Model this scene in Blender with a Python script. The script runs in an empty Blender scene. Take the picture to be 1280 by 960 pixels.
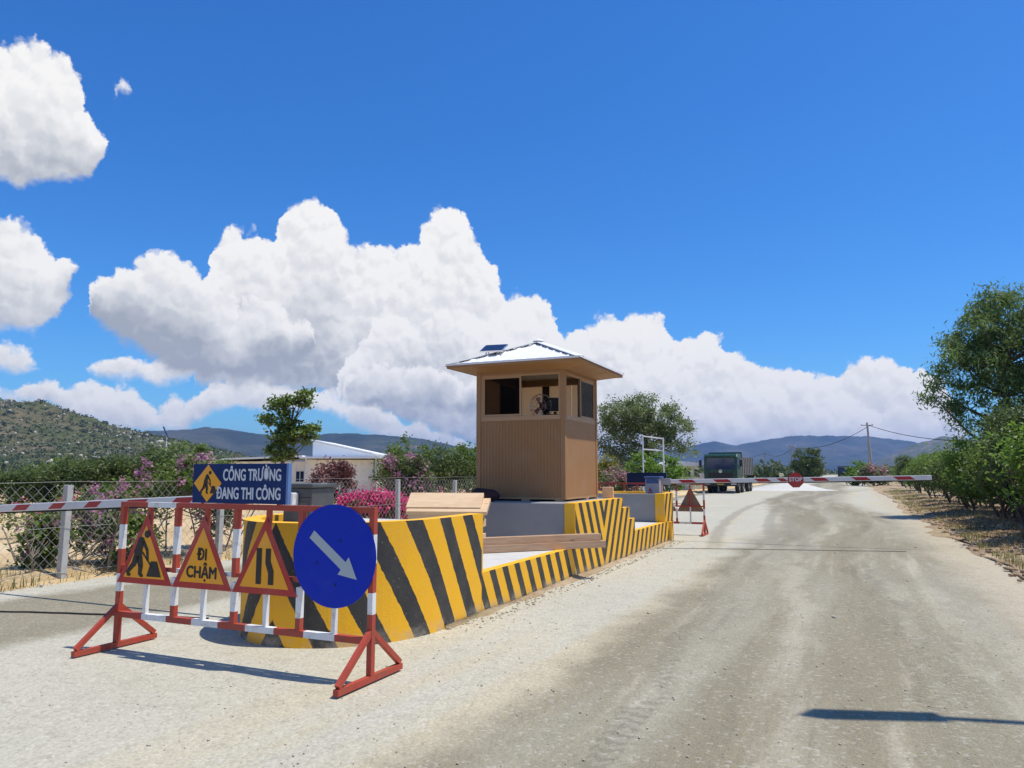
import bpy, bmesh, math, random
import numpy as np
from mathutils import Vector, Matrix

# ------------------------------------------------------------------ camera, sky, sun, exposure
S = bpy.context.scene
COL = S.collection
FPX, PITCH, EYE = 930.0, math.atan(110 / 930), 1.6
cam = bpy.data.objects.new('camera', bpy.data.cameras.new('camera'))
COL.objects.link(cam)
cam.data.sensor_width = 36.0
cam.data.lens = FPX / 1280 * 36
cam.data.clip_start, cam.data.clip_end = 0.05, 30000
cam.location = (0, 0, EYE)
cam.rotation_euler = (math.pi / 2 + PITCH, 0, 0)
S.camera = cam
S.view_settings.view_transform = 'Standard'
S.view_settings.look = 'None'
S.view_settings.exposure = 0.06
S.view_settings.gamma = 1.0
S.view_settings.use_curve_mapping = False
S.cycles.use_denoising = True
S.cycles.max_bounces = 6
S.cycles.diffuse_bounces = 3
S.cycles.glossy_bounces = 3
S.cycles.transparent_max_bounces = 12
S.cycles.volume_bounces = 0
S.cycles.use_adaptive_sampling = True

SUN_TO = Vector((0.368, -0.034, 1.0)).normalized()      # towards the sun
SUN_EL = math.asin(SUN_TO.z)
SUN_AZ = math.atan2(SUN_TO.x, SUN_TO.y)
sun = bpy.data.objects.new('sun', bpy.data.lights.new('sun', 'SUN'))
COL.objects.link(sun)
sun.data.energy = 4.7
sun.data.angle = math.radians(0.5)
sun.data.color = (1.0, 0.94, 0.83)
sun.rotation_euler = (-SUN_TO).to_track_quat('-Z', 'Y').to_euler()
sun.location = (20, 10, 60)


def px_dir(x, y):
    a, b = x - 640, 480 - y
    c, s = math.cos(PITCH), math.sin(PITCH)
    return Vector((a, FPX * c - b * s, FPX * s + b * c))


def azel(x, y):
    d = px_dir(x, y)
    return math.degrees(math.atan2(d.x, d.y)), math.degrees(math.atan2(d.z, math.hypot(d.x, d.y)))


def at(x, y, Y):
    d = px_dir(x, y)
    d = d * (Y / d.y)
    return Vector((d.x, d.y, d.z + EYE))


class NT:
    """Small helper for building node trees."""
    def __init__(self, tree):
        self.t = tree

    def n(self, kind, **kw):
        nd = self.t.nodes.new(kind)
        for k, v in kw.items():
            setattr(nd, k, v)
        return nd

    def put(self, sock, v):
        if v is None:
            return
        if hasattr(v, 'is_output') or isinstance(v, bpy.types.NodeSocket):
            self.t.links.new(v, sock)
        else:
            if isinstance(v, (tuple, list)) and len(v) == 3 and sock.type == 'RGBA':
                v = (*v, 1.0)
            sock.default_value = v

    def math(self, op, a, b=None, c=None, clamp=False):
        nd = self.n('ShaderNodeMath', operation=op, use_clamp=clamp)
        for i, v in enumerate((a, b, c)):
            self.put(nd.inputs[i], v)
        return nd.outputs[0]

    def vmath(self, op, a, b=None, scale=None):
        nd = self.n('ShaderNodeVectorMath', operation=op)
        self.put(nd.inputs[0], a)
        if b is not None:
            self.put(nd.inputs[1], b)
        if scale is not None:
            self.put(nd.inputs['Scale'], scale)
        return nd.outputs['Value'] if op in ('LENGTH', 'DOT_PRODUCT') else nd.outputs[0]

    def mix(self, f, a, b, blend='MIX'):
        nd = self.n('ShaderNodeMix', data_type='RGBA', blend_type=blend)
        nd.clamp_factor = True
        self.put(nd.inputs[0], f)
        self.put(nd.inputs[6], a)
        self.put(nd.inputs[7], b)
        return nd.outputs[2]

    def noise(self, vec, scale=5, detail=4, rough=0.55, dim='3D', dist=0.0, out=0, lac=2.0):
        nd = self.n('ShaderNodeTexNoise', noise_dimensions=dim)
        self.put(nd.inputs['Vector'], vec)
        nd.inputs['Scale'].default_value = scale
        nd.inputs['Detail'].default_value = detail
        nd.inputs['Roughness'].default_value = rough
        nd.inputs['Lacunarity'].default_value = lac
        nd.inputs['Distortion'].default_value = dist
        return nd.outputs[out]

    def voronoi(self, vec, scale=5, detail=0, rough=0.5, feature='F1', out='Distance', rand=1.0, smooth=0.6, dim='3D'):
        nd = self.n('ShaderNodeTexVoronoi', feature=feature, voronoi_dimensions=dim)
        self.put(nd.inputs['Vector'], vec)
        nd.inputs['Scale'].default_value = scale
        if 'Detail' in nd.inputs:
            nd.inputs['Detail'].default_value = detail
            nd.inputs['Roughness'].default_value = rough
        if feature == 'SMOOTH_F1':
            nd.inputs['Smoothness'].default_value = smooth
        nd.inputs['Randomness'].default_value = rand
        return nd.outputs[out]

    def map(self, v, a, b, c=0.0, d=1.0, kind='SMOOTHSTEP', clamp=True):
        nd = self.n('ShaderNodeMapRange', interpolation_type=kind, clamp=clamp)
        self.put(nd.inputs[0], v)
        for i, q in enumerate((a, b, c, d)):
            self.put(nd.inputs[i + 1], q)
        return nd.outputs[0]

    def ramp(self, f, stops):
        nd = self.n('ShaderNodeValToRGB')
        self.put(nd.inputs[0], f)
        el = nd.color_ramp.elements
        while len(el) < len(stops):
            el.new(0.5)
        for e, (p, c) in zip(el, stops):
            e.position = p
            e.color = (*c, 1)
        return nd.outputs[0]

    def sep(self, v):
        nd = self.n('ShaderNodeSeparateXYZ')
        self.put(nd.inputs[0], v)
        return nd.outputs

    def comb(self, x=0.0, y=0.0, z=0.0):
        nd = self.n('ShaderNodeCombineXYZ')
        for i, v in enumerate((x, y, z)):
            self.put(nd.inputs[i], v)
        return nd.outputs[0]


# ---- the world: Nishita sky with a bank of cumulus cloud laid out over azimuth and elevation
LAYERS = [
    # back to front: (top outline, bottom outline, how grey the base is); outlines as (x, y) of the photograph, turned into azimuth / elevation
    ([(0, 486), (40, 478), (62, 474), (78, 489), (112, 487), (132, 482), (165, 490), (195, 501), (225, 502), (245, 500),
      (275, 476), (320, 474), (380, 480), (430, 486), (470, 506), (500, 528), (560, 545), (640, 560), (1280, 570)],
     [(0, 503), (50, 507), (75, 515), (112, 528), (150, 537), (230, 537), (262, 520), (300, 514), (360, 512), (420, 524), (470, 545), (540, 560),
      (640, 600), (1280, 600)], 0.22),
    ([(0, 442), (22, 441), (45, 452), (60, 470), (100, 480), (112, 462), (125, 452), (160, 448), (205, 446), (245, 456), (258, 472), (270, 560), (290, 548), (330, 528), (372, 540),
      (470, 560), (484, 532), (498, 527), (510, 545), (1280, 570)],
     [(0, 468), (30, 466), (52, 456), (62, 455), (98, 455), (115, 470), (140, 475), (200, 478), (240, 476), (258, 462), (270, 470), (282, 538), (330, 541), (374, 537),
      (470, 540), (486, 545), (500, 545), (512, 540), (1280, 540)], 0.25),
    ([(0, 53), (38, 55), (68, 68), (92, 92), (108, 125), (126, 160), (131, 178), (134, 190), (138, 150), (146, 104), (160, 106), (170, 122), (178, 330), (200, 560), (1280, 560)],
     [(0, 243), (30, 236), (60, 233), (95, 226), (122, 206), (130, 180), (134, 172), (138, 160), (146, 117), (160, 120), (170, 118), (178, 120), (200, 300), (1280, 300)], 0.42),
    ([(0, 276), (22, 280), (45, 292), (70, 304), (92, 316), (101, 334), (105, 420), (112, 560), (200, 560), (1280, 560)],
     [(0, 412), (30, 417), (58, 398), (80, 376), (94, 352), (101, 330), (106, 300), (150, 300), (1280, 300)], 0.40),
    # the tall towers of the main bank
    ([(0, 570), (238, 570), (250, 400), (262, 345), (272, 306), (298, 283), (322, 292), (347, 300), (353, 262), (376, 248), (408, 258),
      (430, 288), (446, 314), (470, 312), (495, 304), (520, 298), (530, 274), (552, 263), (585, 273), (600, 305), (622, 327),
      (634, 362), (652, 365), (682, 383), (700, 420), (725, 470), (760, 560), (1280, 570)],
     [(0, 480), (255, 484), (330, 486), (420, 495), (470, 512), (520, 534), (600, 556), (700, 600), (1280, 600)], 0.50),
    # a fold of the towers standing forward
    ([(0, 570), (370, 570), (395, 535), (415, 500), (432, 455), (455, 420), (475, 385), (495, 372), (520, 352), (548, 345), (575, 352), (598, 378), (625, 392), (660, 402), (690, 430), (720, 500), (740, 570), (1280, 570)],
     [(0, 500), (400, 500), (450, 505), (520, 530), (600, 556), (700, 600), (1280, 600)], 0.42),
    # the bank at the right
    ([(0, 570), (650, 570), (690, 440), (708, 414), (730, 402), (760, 394), (797, 392), (830, 400),
      (850, 424), (872, 424), (886, 412), (906, 424), (942, 456), (957, 466), (985, 459), (1015, 464), (1044, 460), (1060, 445),
      (1090, 450), (1130, 459), (1162, 468), (1190, 500), (1215, 545), (1280, 560)],
     [(0, 600), (1280, 600)], 0.36),
    ([(0, 570), (690, 570), (720, 500), (745, 468), (775, 452), (812, 450), (845, 466), (880, 480), (930, 492), (975, 486), (1010, 478), (1060, 492), (1110, 496), (1150, 506), (1180, 530), (1200, 570), (1280, 570)],
     [(0, 600), (1280, 600)], 0.30),
    # the flat-based puff over the flowers
    ([(0, 570), (408, 570), (422, 500), (436, 474), (470, 462), (510, 462), (545, 470), (580, 474), (610, 490), (640, 520), (660, 570), (1280, 570)],
     [(0, 470), (410, 490), (425, 502), (470, 510), (530, 516), (590, 520), (640, 520), (1280, 500)], 0.62),
    # the broad left lobe in front
    ([(0, 570), (82, 570), (92, 410), (100, 380), (112, 362), (152, 336), (165, 326), (191, 317), (228, 324), (262, 350), (283, 372), (332, 382), (362, 390), (386, 406), (394, 424), (404, 480), (420, 570), (1280, 570)],
     [(0, 380), (88, 388), (106, 394), (130, 414), (180, 446), (225, 470), (281, 474), (337, 470), (380, 452), (394, 432), (404, 420), (1280, 420)], 0.66),
]
AZ_MAX = azel(1280, 545)[0]
EL_MAX = 45.0


def curve_node(nt, val, pts):
    nd = nt.n('ShaderNodeFloatCurve')
    c = nd.mapping.curves[0]
    nd.mapping.use_clip = False
    pts = sorted(pts)
    while len(c.points) < len(pts):
        c.points.new(0.5, 0.5)
    for p, (x, y) in zip(c.points, pts):
        p.location = (x, y)
        p.handle_type = 'AUTO_CLAMPED'
    nd.mapping.update()
    nt.put(nd.inputs['Value'], val)
    return nd.outputs[0]


def norm_pts(pts):
    out = []
    for x, y in pts:
        a, e = azel(x, y)
        out.append(((a + AZ_MAX) / (2 * AZ_MAX), max(0.0, e / EL_MAX)))
    return out


def build_world():
    w = bpy.data.worlds.new('World')
    S.world = w
    w.use_nodes = True
    w.node_tree.nodes.clear()
    nt = NT(w.node_tree)
    sky = nt.n('ShaderNodeTexSky', sky_type='NISHITA', sun_disc=False)
    sky.sun_elevation = SUN_EL
    sky.sun_rotation = SUN_AZ
    sky.altitude = 0
    sky.air_density = 1.0
    sky.dust_density = 0.6
    sky.ozone_density = 2.5
    hsv = nt.n('ShaderNodeHueSaturation')
    nt.put(hsv.inputs['Color'], sky.outputs[0])
    hsv.inputs['Saturation'].default_value = 1.28
    hsv.inputs['Value'].default_value = 1.1
    skyc = nt.mix(1.0, hsv.outputs[0], (0.54, 1.02, 1.45), 'MULTIPLY')
    tc = nt.n('ShaderNodeTexCoord')
    d = tc.outputs['Generated']
    X, Y, Z = nt.sep(d)[:3]
    az = nt.math('MULTIPLY', nt.math('ARCTAN2', X, Y), 57.29578)
    hyp = nt.math('SQRT', nt.math('ADD', nt.math('MULTIPLY', X, X), nt.math('MULTIPLY', Y, Y)))
    el = nt.math('MULTIPLY', nt.math('ARCTAN2', Z, hyp), 57.29578)
    v = nt.comb(az, el, 0.0)
    big = nt.noise(v, scale=0.16, detail=2, rough=0.5, out=1, dim='2D')
    fine = nt.noise(v, scale=0.75, detail=6, rough=0.63, out=1, dim='2D')
    w1 = nt.vmath('SCALE', nt.vmath('SUBTRACT', big, (0.5, 0.5, 0.5)), scale=1.2)
    w2 = nt.vmath('SCALE', nt.vmath('SUBTRACT', fine, (0.5, 0.5, 0.5)), scale=1.3)

    def billow(off):
        q = nt.vmath('ADD', nt.vmath('ADD', v, w2), off) if off else nt.vmath('ADD', v, w2)
        c1 = nt.voronoi(q, scale=0.34, dim='2D')
        c2 = nt.voronoi(q, scale=0.85, dim='2D')
        c3 = nt.voronoi(q, scale=2.1, dim='2D')
        return nt.math('ADD', nt.math('ADD', nt.math('MULTIPLY', c1, c1), nt.math('MULTIPLY', c2, 0.45)), nt.math('MULTIPLY', c3, 0.16))
    bil = billow(None)
    bil1 = billow((0.2, 0.5, 0.0))
    relief = nt.map(nt.math('SUBTRACT', bil1, bil), -0.45, 0.45, -0.15, 0.12)
    blot = nt.map(nt.sep(big)[2], 0.3, 0.7, -0.06, 0.06, 'LINEAR')
    p = nt.vmath('ADD', v, nt.vmath('ADD', w1, w2))
    px_, py_, _ = nt.sep(p)[:3]
    # azimuth folds back and forth so that the same kind of sky goes on all round
    t = nt.math('DIVIDE', nt.math('PINGPONG', nt.math('ADD', px_, AZ_MAX), 2 * AZ_MAX), 2 * AZ_MAX)
    elb = nt.math('ADD', py_, nt.math('MULTIPLY', nt.math('SUBTRACT', bil, 0.52), 1.7))
    col = skyc
    for top, bot, grey in LAYERS:
        tp = nt.math('MULTIPLY', curve_node(nt, t, norm_pts(top)), EL_MAX)
        bt = nt.math('MULTIPLY', curve_node(nt, t, norm_pts(bot)), EL_MAX)
        up = nt.math('SUBTRACT', tp, elb)
        dn = nt.math('MULTIPLY', nt.math('SUBTRACT', py_, bt), 0.55)
        alpha = nt.map(nt.math('SMOOTH_MIN', nt.math('ADD', up, 0.12), nt.math('ADD', dn, 0.12), 0.4), 0.0, 0.5)
        fall = nt.map(nt.math('DIVIDE', up, nt.math('MAXIMUM', nt.math('SUBTRACT', tp, bt), 1.5)), 0.08, 1.0, 0.0, grey)
        shade = nt.math('ADD', nt.math('SUBTRACT', nt.math('ADD', relief, 0.93), fall), blot)
        ccol = nt.ramp(shade, [(0.30, (3.9, 4.2, 4.7)), (0.52, (5.7, 5.9, 6.2)), (0.72, (7.7, 7.75, 7.75)), (0.92, (9.5, 9.35, 9.1))])
        col = nt.mix(alpha, col, ccol)
    bg = nt.n('ShaderNodeBackground')
    nt.put(bg.inputs[0], col)
    bg.inputs[1].default_value = 0.1
    out = nt.n('ShaderNodeOutputWorld')
    nt.put(out.inputs[0], bg.outputs[0])
    w.cycles.sampling_method = 'MANUAL'
    w.cycles.sample_map_resolution = 512


build_world()

# ------------------------------------------------------------------ road frame and helpers
TH = math.radians(24.18)
ORG = Vector((-0.0398, 9.2777, 0.0))
RDIR = Vector((math.sin(TH), math.cos(TH), 0))         # along the road, away from the camera
LDIR = Vector((-math.cos(TH), math.sin(TH), 0))        # across it, to the left
ROADROT = -TH


def W(u, v, z=0.0):
    return ORG + RDIR * u + LDIR * v + Vector((0, 0, z))


def empty(name, loc, rz=0.0):
    o = bpy.data.objects.new(name, None)
    COL.objects.link(o)
    o.location = loc
    o.rotation_euler = (0, 0, rz)
    o.empty_display_size = 0.2
    return o


def tag(o, label=None, cat=None, group=None, kind=None):
    if label:
        o['label'] = label
    if cat:
        o['category'] = cat
    if group:
        o['group'] = group
    if kind:
        o['kind'] = kind
    return o


class MB:
    """Collects shapes; build() links them as one mesh object."""
    def __init__(self):
        self.v, self.f, self.uv = [], [], []
        self.use_uv = False

    def add(self, vs, fs, uvs=None):
        b = len(self.v)
        self.v += [tuple(p) for p in vs]
        for k, f in enumerate(fs):
            self.f.append([i + b for i in f])
            if uvs is not None:
                self.use_uv = True
                self.uv.append(uvs[k])
            else:
                self.uv.append([(0.75, 0)] * len(f))
        return self

    def box(self, x0, y0, z0, x1, y1, z1):
        vs = [(x0, y0, z0), (x1, y0, z0), (x1, y1, z0), (x0, y1, z0), (x0, y0, z1), (x1, y0, z1), (x1, y1, z1), (x0, y1, z1)]
        return self.add(vs, [(0, 3, 2, 1), (4, 5, 6, 7), (0, 1, 5, 4), (1, 2, 6, 5), (2, 3, 7, 6), (3, 0, 4, 7)])

    def cbox(self, c, s):
        return self.box(c[0] - s[0] / 2, c[1] - s[1] / 2, c[2] - s[2] / 2, c[0] + s[0] / 2, c[1] + s[1] / 2, c[2] + s[2] / 2)

    def bar(self, a, b, w, h=None, up=(0, 0, 1)):
        a, b = Vector(a), Vector(b)
        h = h or w
        d = (b - a).normalized()
        u = Vector(up)
        if abs(d.dot(u)) > 0.98:
            u = Vector((0, 1, 0))
        s = d.cross(u).normalized()
        u = s.cross(d)
        vs = []
        for p in (a, b):
            for i, j in ((-1, -1), (1, -1), (1, 1), (-1, 1)):
                vs.append(p + s * (i * w / 2) + u * (j * h / 2))
        return self.add(vs, [(0, 1, 2, 3), (7, 6, 5, 4), (0, 4, 5, 1), (1, 5, 6, 2), (2, 6, 7, 3), (3, 7, 4, 0)])

    def tube(self, pts, rad, n=8, caps=True):
        pts = [Vector(p) for p in pts]
        rads = rad if isinstance(rad, (list, tuple)) else [rad] * len(pts)
        vs, fs = [], []
        for i, p in enumerate(pts):
            d = (pts[min(i + 1, len(pts) - 1)] - pts[max(i - 1, 0)])
            d = d.normalized() if d.length > 1e-9 else Vector((0, 0, 1))
            u = Vector((0, 0, 1)) if abs(d.z) < 0.9 else Vector((1, 0, 0))
            s = d.cross(u).normalized()
            u = s.cross(d)
            for k in range(n):
                a = 2 * math.pi * k / n
                vs.append(p + (s * math.cos(a) + u * math.sin(a)) * rads[i])
        for i in range(len(pts) - 1):
            for k in range(n):
                k2 = (k + 1) % n
                fs.append((i * n + k, (i + 1) * n + k, (i + 1) * n + k2, i * n + k2))
        if caps:
            fs.append(tuple(range(n)))
            fs.append(tuple(reversed(range((len(pts) - 1) * n, len(pts) * n))))
        return self.add(vs, fs)

    def prism(self, poly, axis, a, b):
        """poly in the plane across axis ('x','y','z'), extruded from a to b."""
        def P(q, t):
            return {'x': (t, q[0], q[1]), 'y': (q[0], t, q[1]), 'z': (q[0], q[1], t)}[axis]
        n = len(poly)
        vs = [P(q, a) for q in poly] + [P(q, b) for q in poly]
        fs = [tuple(reversed(range(n))), tuple(range(n, 2 * n))]
        for i in range(n):
            j = (i + 1) % n
            fs.append((i, j, n + j, n + i))
        return self.add(vs, fs)

    def lathe(self, prof, c=(0, 0, 0), n=16):
        vs, fs = [], []
        for r, z in prof:
            for k in range(n):
                a = 2 * math.pi * k / n
                vs.append((c[0] + r * math.cos(a), c[1] + r * math.sin(a), c[2] + z))
        for i in range(len(prof) - 1):
            for k in range(n):
                k2 = (k + 1) % n
                fs.append((i * n + k, i * n + k2, (i + 1) * n + k2, (i + 1) * n + k))
        return self.add(vs, fs)

    def build(self, name, mat, parent=None, bevel=0.0, smooth=False, loc=None, rz=None):
        me = bpy.data.meshes.new(name)
        me.from_pydata(self.v, [], self.f)
        if self.use_uv:
            ul = me.uv_layers.new(name='UVMap')
            flat = [c for face in self.uv for q in face for c in q]
            ul.data.foreach_set('uv', flat)
        bm = bmesh.new()
        bm.from_mesh(me)
        if not self.use_uv:
            bmesh.ops.recalc_face_normals(bm, faces=bm.faces)
        bm.to_mesh(me)
        bm.free()
        if smooth:
            me.polygons.foreach_set('use_smooth', [True] * len(me.polygons))
            try:
                me.set_sharp_from_angle(angle=math.radians(40))
            except Exception:
                pass
        me.materials.append(mat)
        o = bpy.data.objects.new(name, me)
        COL.objects.link(o)
        if parent is not None:
            o.parent = parent
        if loc is not None:
            o.location = loc
        if rz is not None:
            o.rotation_euler = (0, 0, rz)
        if bevel:
            m = o.modifiers.new('bevel', 'BEVEL')
            m.width = bevel
            m.segments = 2
            m.limit_method = 'ANGLE'
            m.angle_limit = math.radians(40)
        return o


def np_mesh(name, verts, quads, mat, parent=None, nside=4, smooth=False):
    me = bpy.data.meshes.new(name)
    verts = np.asarray(verts, np.float32)
    quads = np.asarray(quads, np.int32)
    me.vertices.add(len(verts))
    me.vertices.foreach_set('co', verts.ravel())
    me.loops.add(quads.size)
    me.loops.foreach_set('vertex_index', quads.ravel())
    me.polygons.add(len(quads))
    me.polygons.foreach_set('loop_start', np.arange(0, quads.size, nside, dtype=np.int32))
    if smooth:
        me.polygons.foreach_set('use_smooth', np.ones(len(quads), bool))
    me.update(calc_edges=True)
    me.materials.append(mat)
    o = bpy.data.objects.new(name, me)
    COL.objects.link(o)
    if parent is not None:
        o.parent = parent
    return o


def copy_tree(o, parent=None):
    c = o.copy()
    COL.objects.link(c)
    c.parent = parent
    for ch in list(o.children):
        copy_tree(ch, c)
    return c


# ------------------------------------------------------------------ materials
def mat(name, col, rough=0.8, var=0.12, scale=6.0, bump=0.0, bscale=60.0, metal=0.0, dirt=None, dirt_amt=0.0, dirt_scale=2.5, spec=0.5, coat=0.0):
    m = bpy.data.materials.new(name)
    m.use_nodes = True
    nt = NT(m.node_tree)
    b = m.node_tree.nodes['Principled BSDF']
    tc = nt.n('ShaderNodeTexCoord')
    p = tc.outputs['Object']
    n = nt.noise(p, scale=scale, detail=6, rough=0.6)
    lo = tuple(c * (1 - var) for c in col)
    hi = tuple(min(1, c * (1 + var)) for c in col)
    c = nt.mix(n, lo, hi)
    if dirt:
        k = nt.map(nt.noise(p, scale=dirt_scale, detail=8, rough=0.68), 0.48, 0.72, 0.0, dirt_amt)
        c = nt.mix(k, c, dirt)
    nt.put(b.inputs['Base Color'], c)
    r = nt.map(nt.noise(p, scale=scale * 2.3, detail=4), 0.3, 0.7, max(0, rough - 0.1), min(1, rough + 0.1))
    nt.put(b.inputs['Roughness'], r)
    b.inputs['Metallic'].default_value = metal
    b.inputs['Specular IOR Level'].default_value = spec
    if coat:
        b.inputs['Coat Weight'].default_value = coat
        b.inputs['Coat Roughness'].default_value = 0.1
    if bump:
        bn = nt.n('ShaderNodeBump')
        bn.inputs['Strength'].default_value = bump
        bn.inputs['Distance'].default_value = 0.01
        nt.put(bn.inputs['Height'], nt.noise(p, scale=bscale, detail=5, rough=0.65))
        nt.put(b.inputs['Normal'], bn.outputs[0])
    return m


def leaf_mat(name, dark, light, trans=0.35, tcol=None, rough=0.5):
    m = bpy.data.materials.new(name)
    m.use_nodes = True
    nt = NT(m.node_tree)
    b = m.node_tree.nodes['Principled BSDF']
    out = m.node_tree.nodes['Material Output']
    geo = nt.n('ShaderNodeNewGeometry')
    tc = nt.n('ShaderNodeTexCoord')
    n = nt.noise(tc.outputs['Object'], scale=1.1, detail=3)
    f = nt.math('ADD', nt.math('MULTIPLY', geo.outputs['Random Per Island'], 0.65), nt.math('MULTIPLY', nt.math('SUBTRACT', n, 0.35), 0.9), clamp=True)
    c = nt.mix(f, dark, light)
    nt.put(b.inputs['Base Color'], c)
    b.inputs['Roughness'].default_value = rough
    b.inputs['Specular IOR Level'].default_value = 0.35
    tr = nt.n('ShaderNodeBsdfTranslucent')
    nt.put(tr.inputs[0], nt.mix(0.5, c, tcol or tuple(min(1, q * 1.6) for q in light)))
    mx = nt.n('ShaderNodeMixShader')
    mx.inputs[0].default_value = trans
    nt.put(mx.inputs[1], b.outputs[0])
    nt.put(mx.inputs[2], tr.outputs[0])
    nt.put(out.inputs[0], mx.outputs[0])
    return m


def glass_mat(name, tint, refl=(0.9, 0.95, 1.0), rough=0.02, ior=1.25):
    m = bpy.data.materials.new(name)
    m.use_nodes = True
    nt = NT(m.node_tree)
    m.node_tree.nodes.remove(m.node_tree.nodes['Principled BSDF'])
    out = m.node_tree.nodes['Material Output']
    t = nt.n('ShaderNodeBsdfTransparent')
    t.inputs[0].default_value = (*tint, 1)
    g = nt.n('ShaderNodeBsdfGlossy')
    g.inputs['Color'].default_value = (*refl, 1)
    g.inputs['Roughness'].default_value = rough
    fr = nt.n('ShaderNodeFresnel')
    fr.inputs['IOR'].default_value = ior
    mx = nt.n('ShaderNodeMixShader')
    nt.put(mx.inputs[0], fr.outputs[0])
    nt.put(mx.inputs[1], t.outputs[0])
    nt.put(mx.inputs[2], g.outputs[0])
    nt.put(out.inputs[0], mx.outputs[0])
    return m


def stripe_mat():
    m = bpy.data.materials.new('hazard_stripes')
    m.use_nodes = True
    nt = NT(m.node_tree)
    b = m.node_tree.nodes['Principled BSDF']
    tc = nt.n('ShaderNodeTexCoord')
    ux, uy, _ = nt.sep(tc.outputs['UV'])[:3]
    p = tc.outputs['Object']
    wob = nt.math('MULTIPLY', nt.math('SUBTRACT', nt.noise(p, scale=14, detail=5), 0.5), 0.065)
    fr = nt.math('FRACT', nt.math('ADD', ux, wob))
    blk = nt.map(fr, 0.455, 0.47, 1.0, 0.0)
    blk = nt.math('MULTIPLY', blk, nt.map(fr, 0.0, 0.012))
    yel = nt.mix(nt.noise(p, scale=3, detail=6), (0.86, 0.42, 0.004), (0.94, 0.50, 0.006))
    dark = nt.mix(nt.noise(p, scale=5, detail=6), (0.018, 0.018, 0.018), (0.045, 0.043, 0.04))
    c = nt.mix(blk, yel, dark)
    _, _, pz = nt.sep(p)[:3]
    dusty = nt.math('MULTIPLY', nt.map(nt.noise(p, scale=4, detail=9, rough=0.7), 0.36, 0.72), nt.map(pz, 0.0, 0.18, 0.95, 0.06))
    c = nt.mix(dusty, c, (0.42, 0.38, 0.30))
    chips = nt.math('MAXIMUM', nt.map(nt.noise(p, scale=38, detail=5, rough=0.7), 0.63, 0.70, 0.0, 0.7), nt.map(nt.noise(nt.vmath('MULTIPLY', p, (1.0, 1.0, 5.0)), scale=6, detail=8, rough=0.75), 0.66, 0.72, 0.0, 0.75))
    c = nt.mix(chips, c, (0.40, 0.38, 0.34))
    nt.put(b.inputs['Base Color'], c)
    b.inputs['Roughness'].default_value = 0.62
    bn = nt.n('ShaderNodeBump')
    bn.inputs['Strength'].default_value = 0.35
    bn.inputs['Distance'].default_value = 0.01
    nt.put(bn.inputs['Height'], nt.noise(p, scale=45, detail=6, rough=0.65))
    nt.put(b.inputs['Normal'], bn.outputs[0])
    return m


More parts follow.
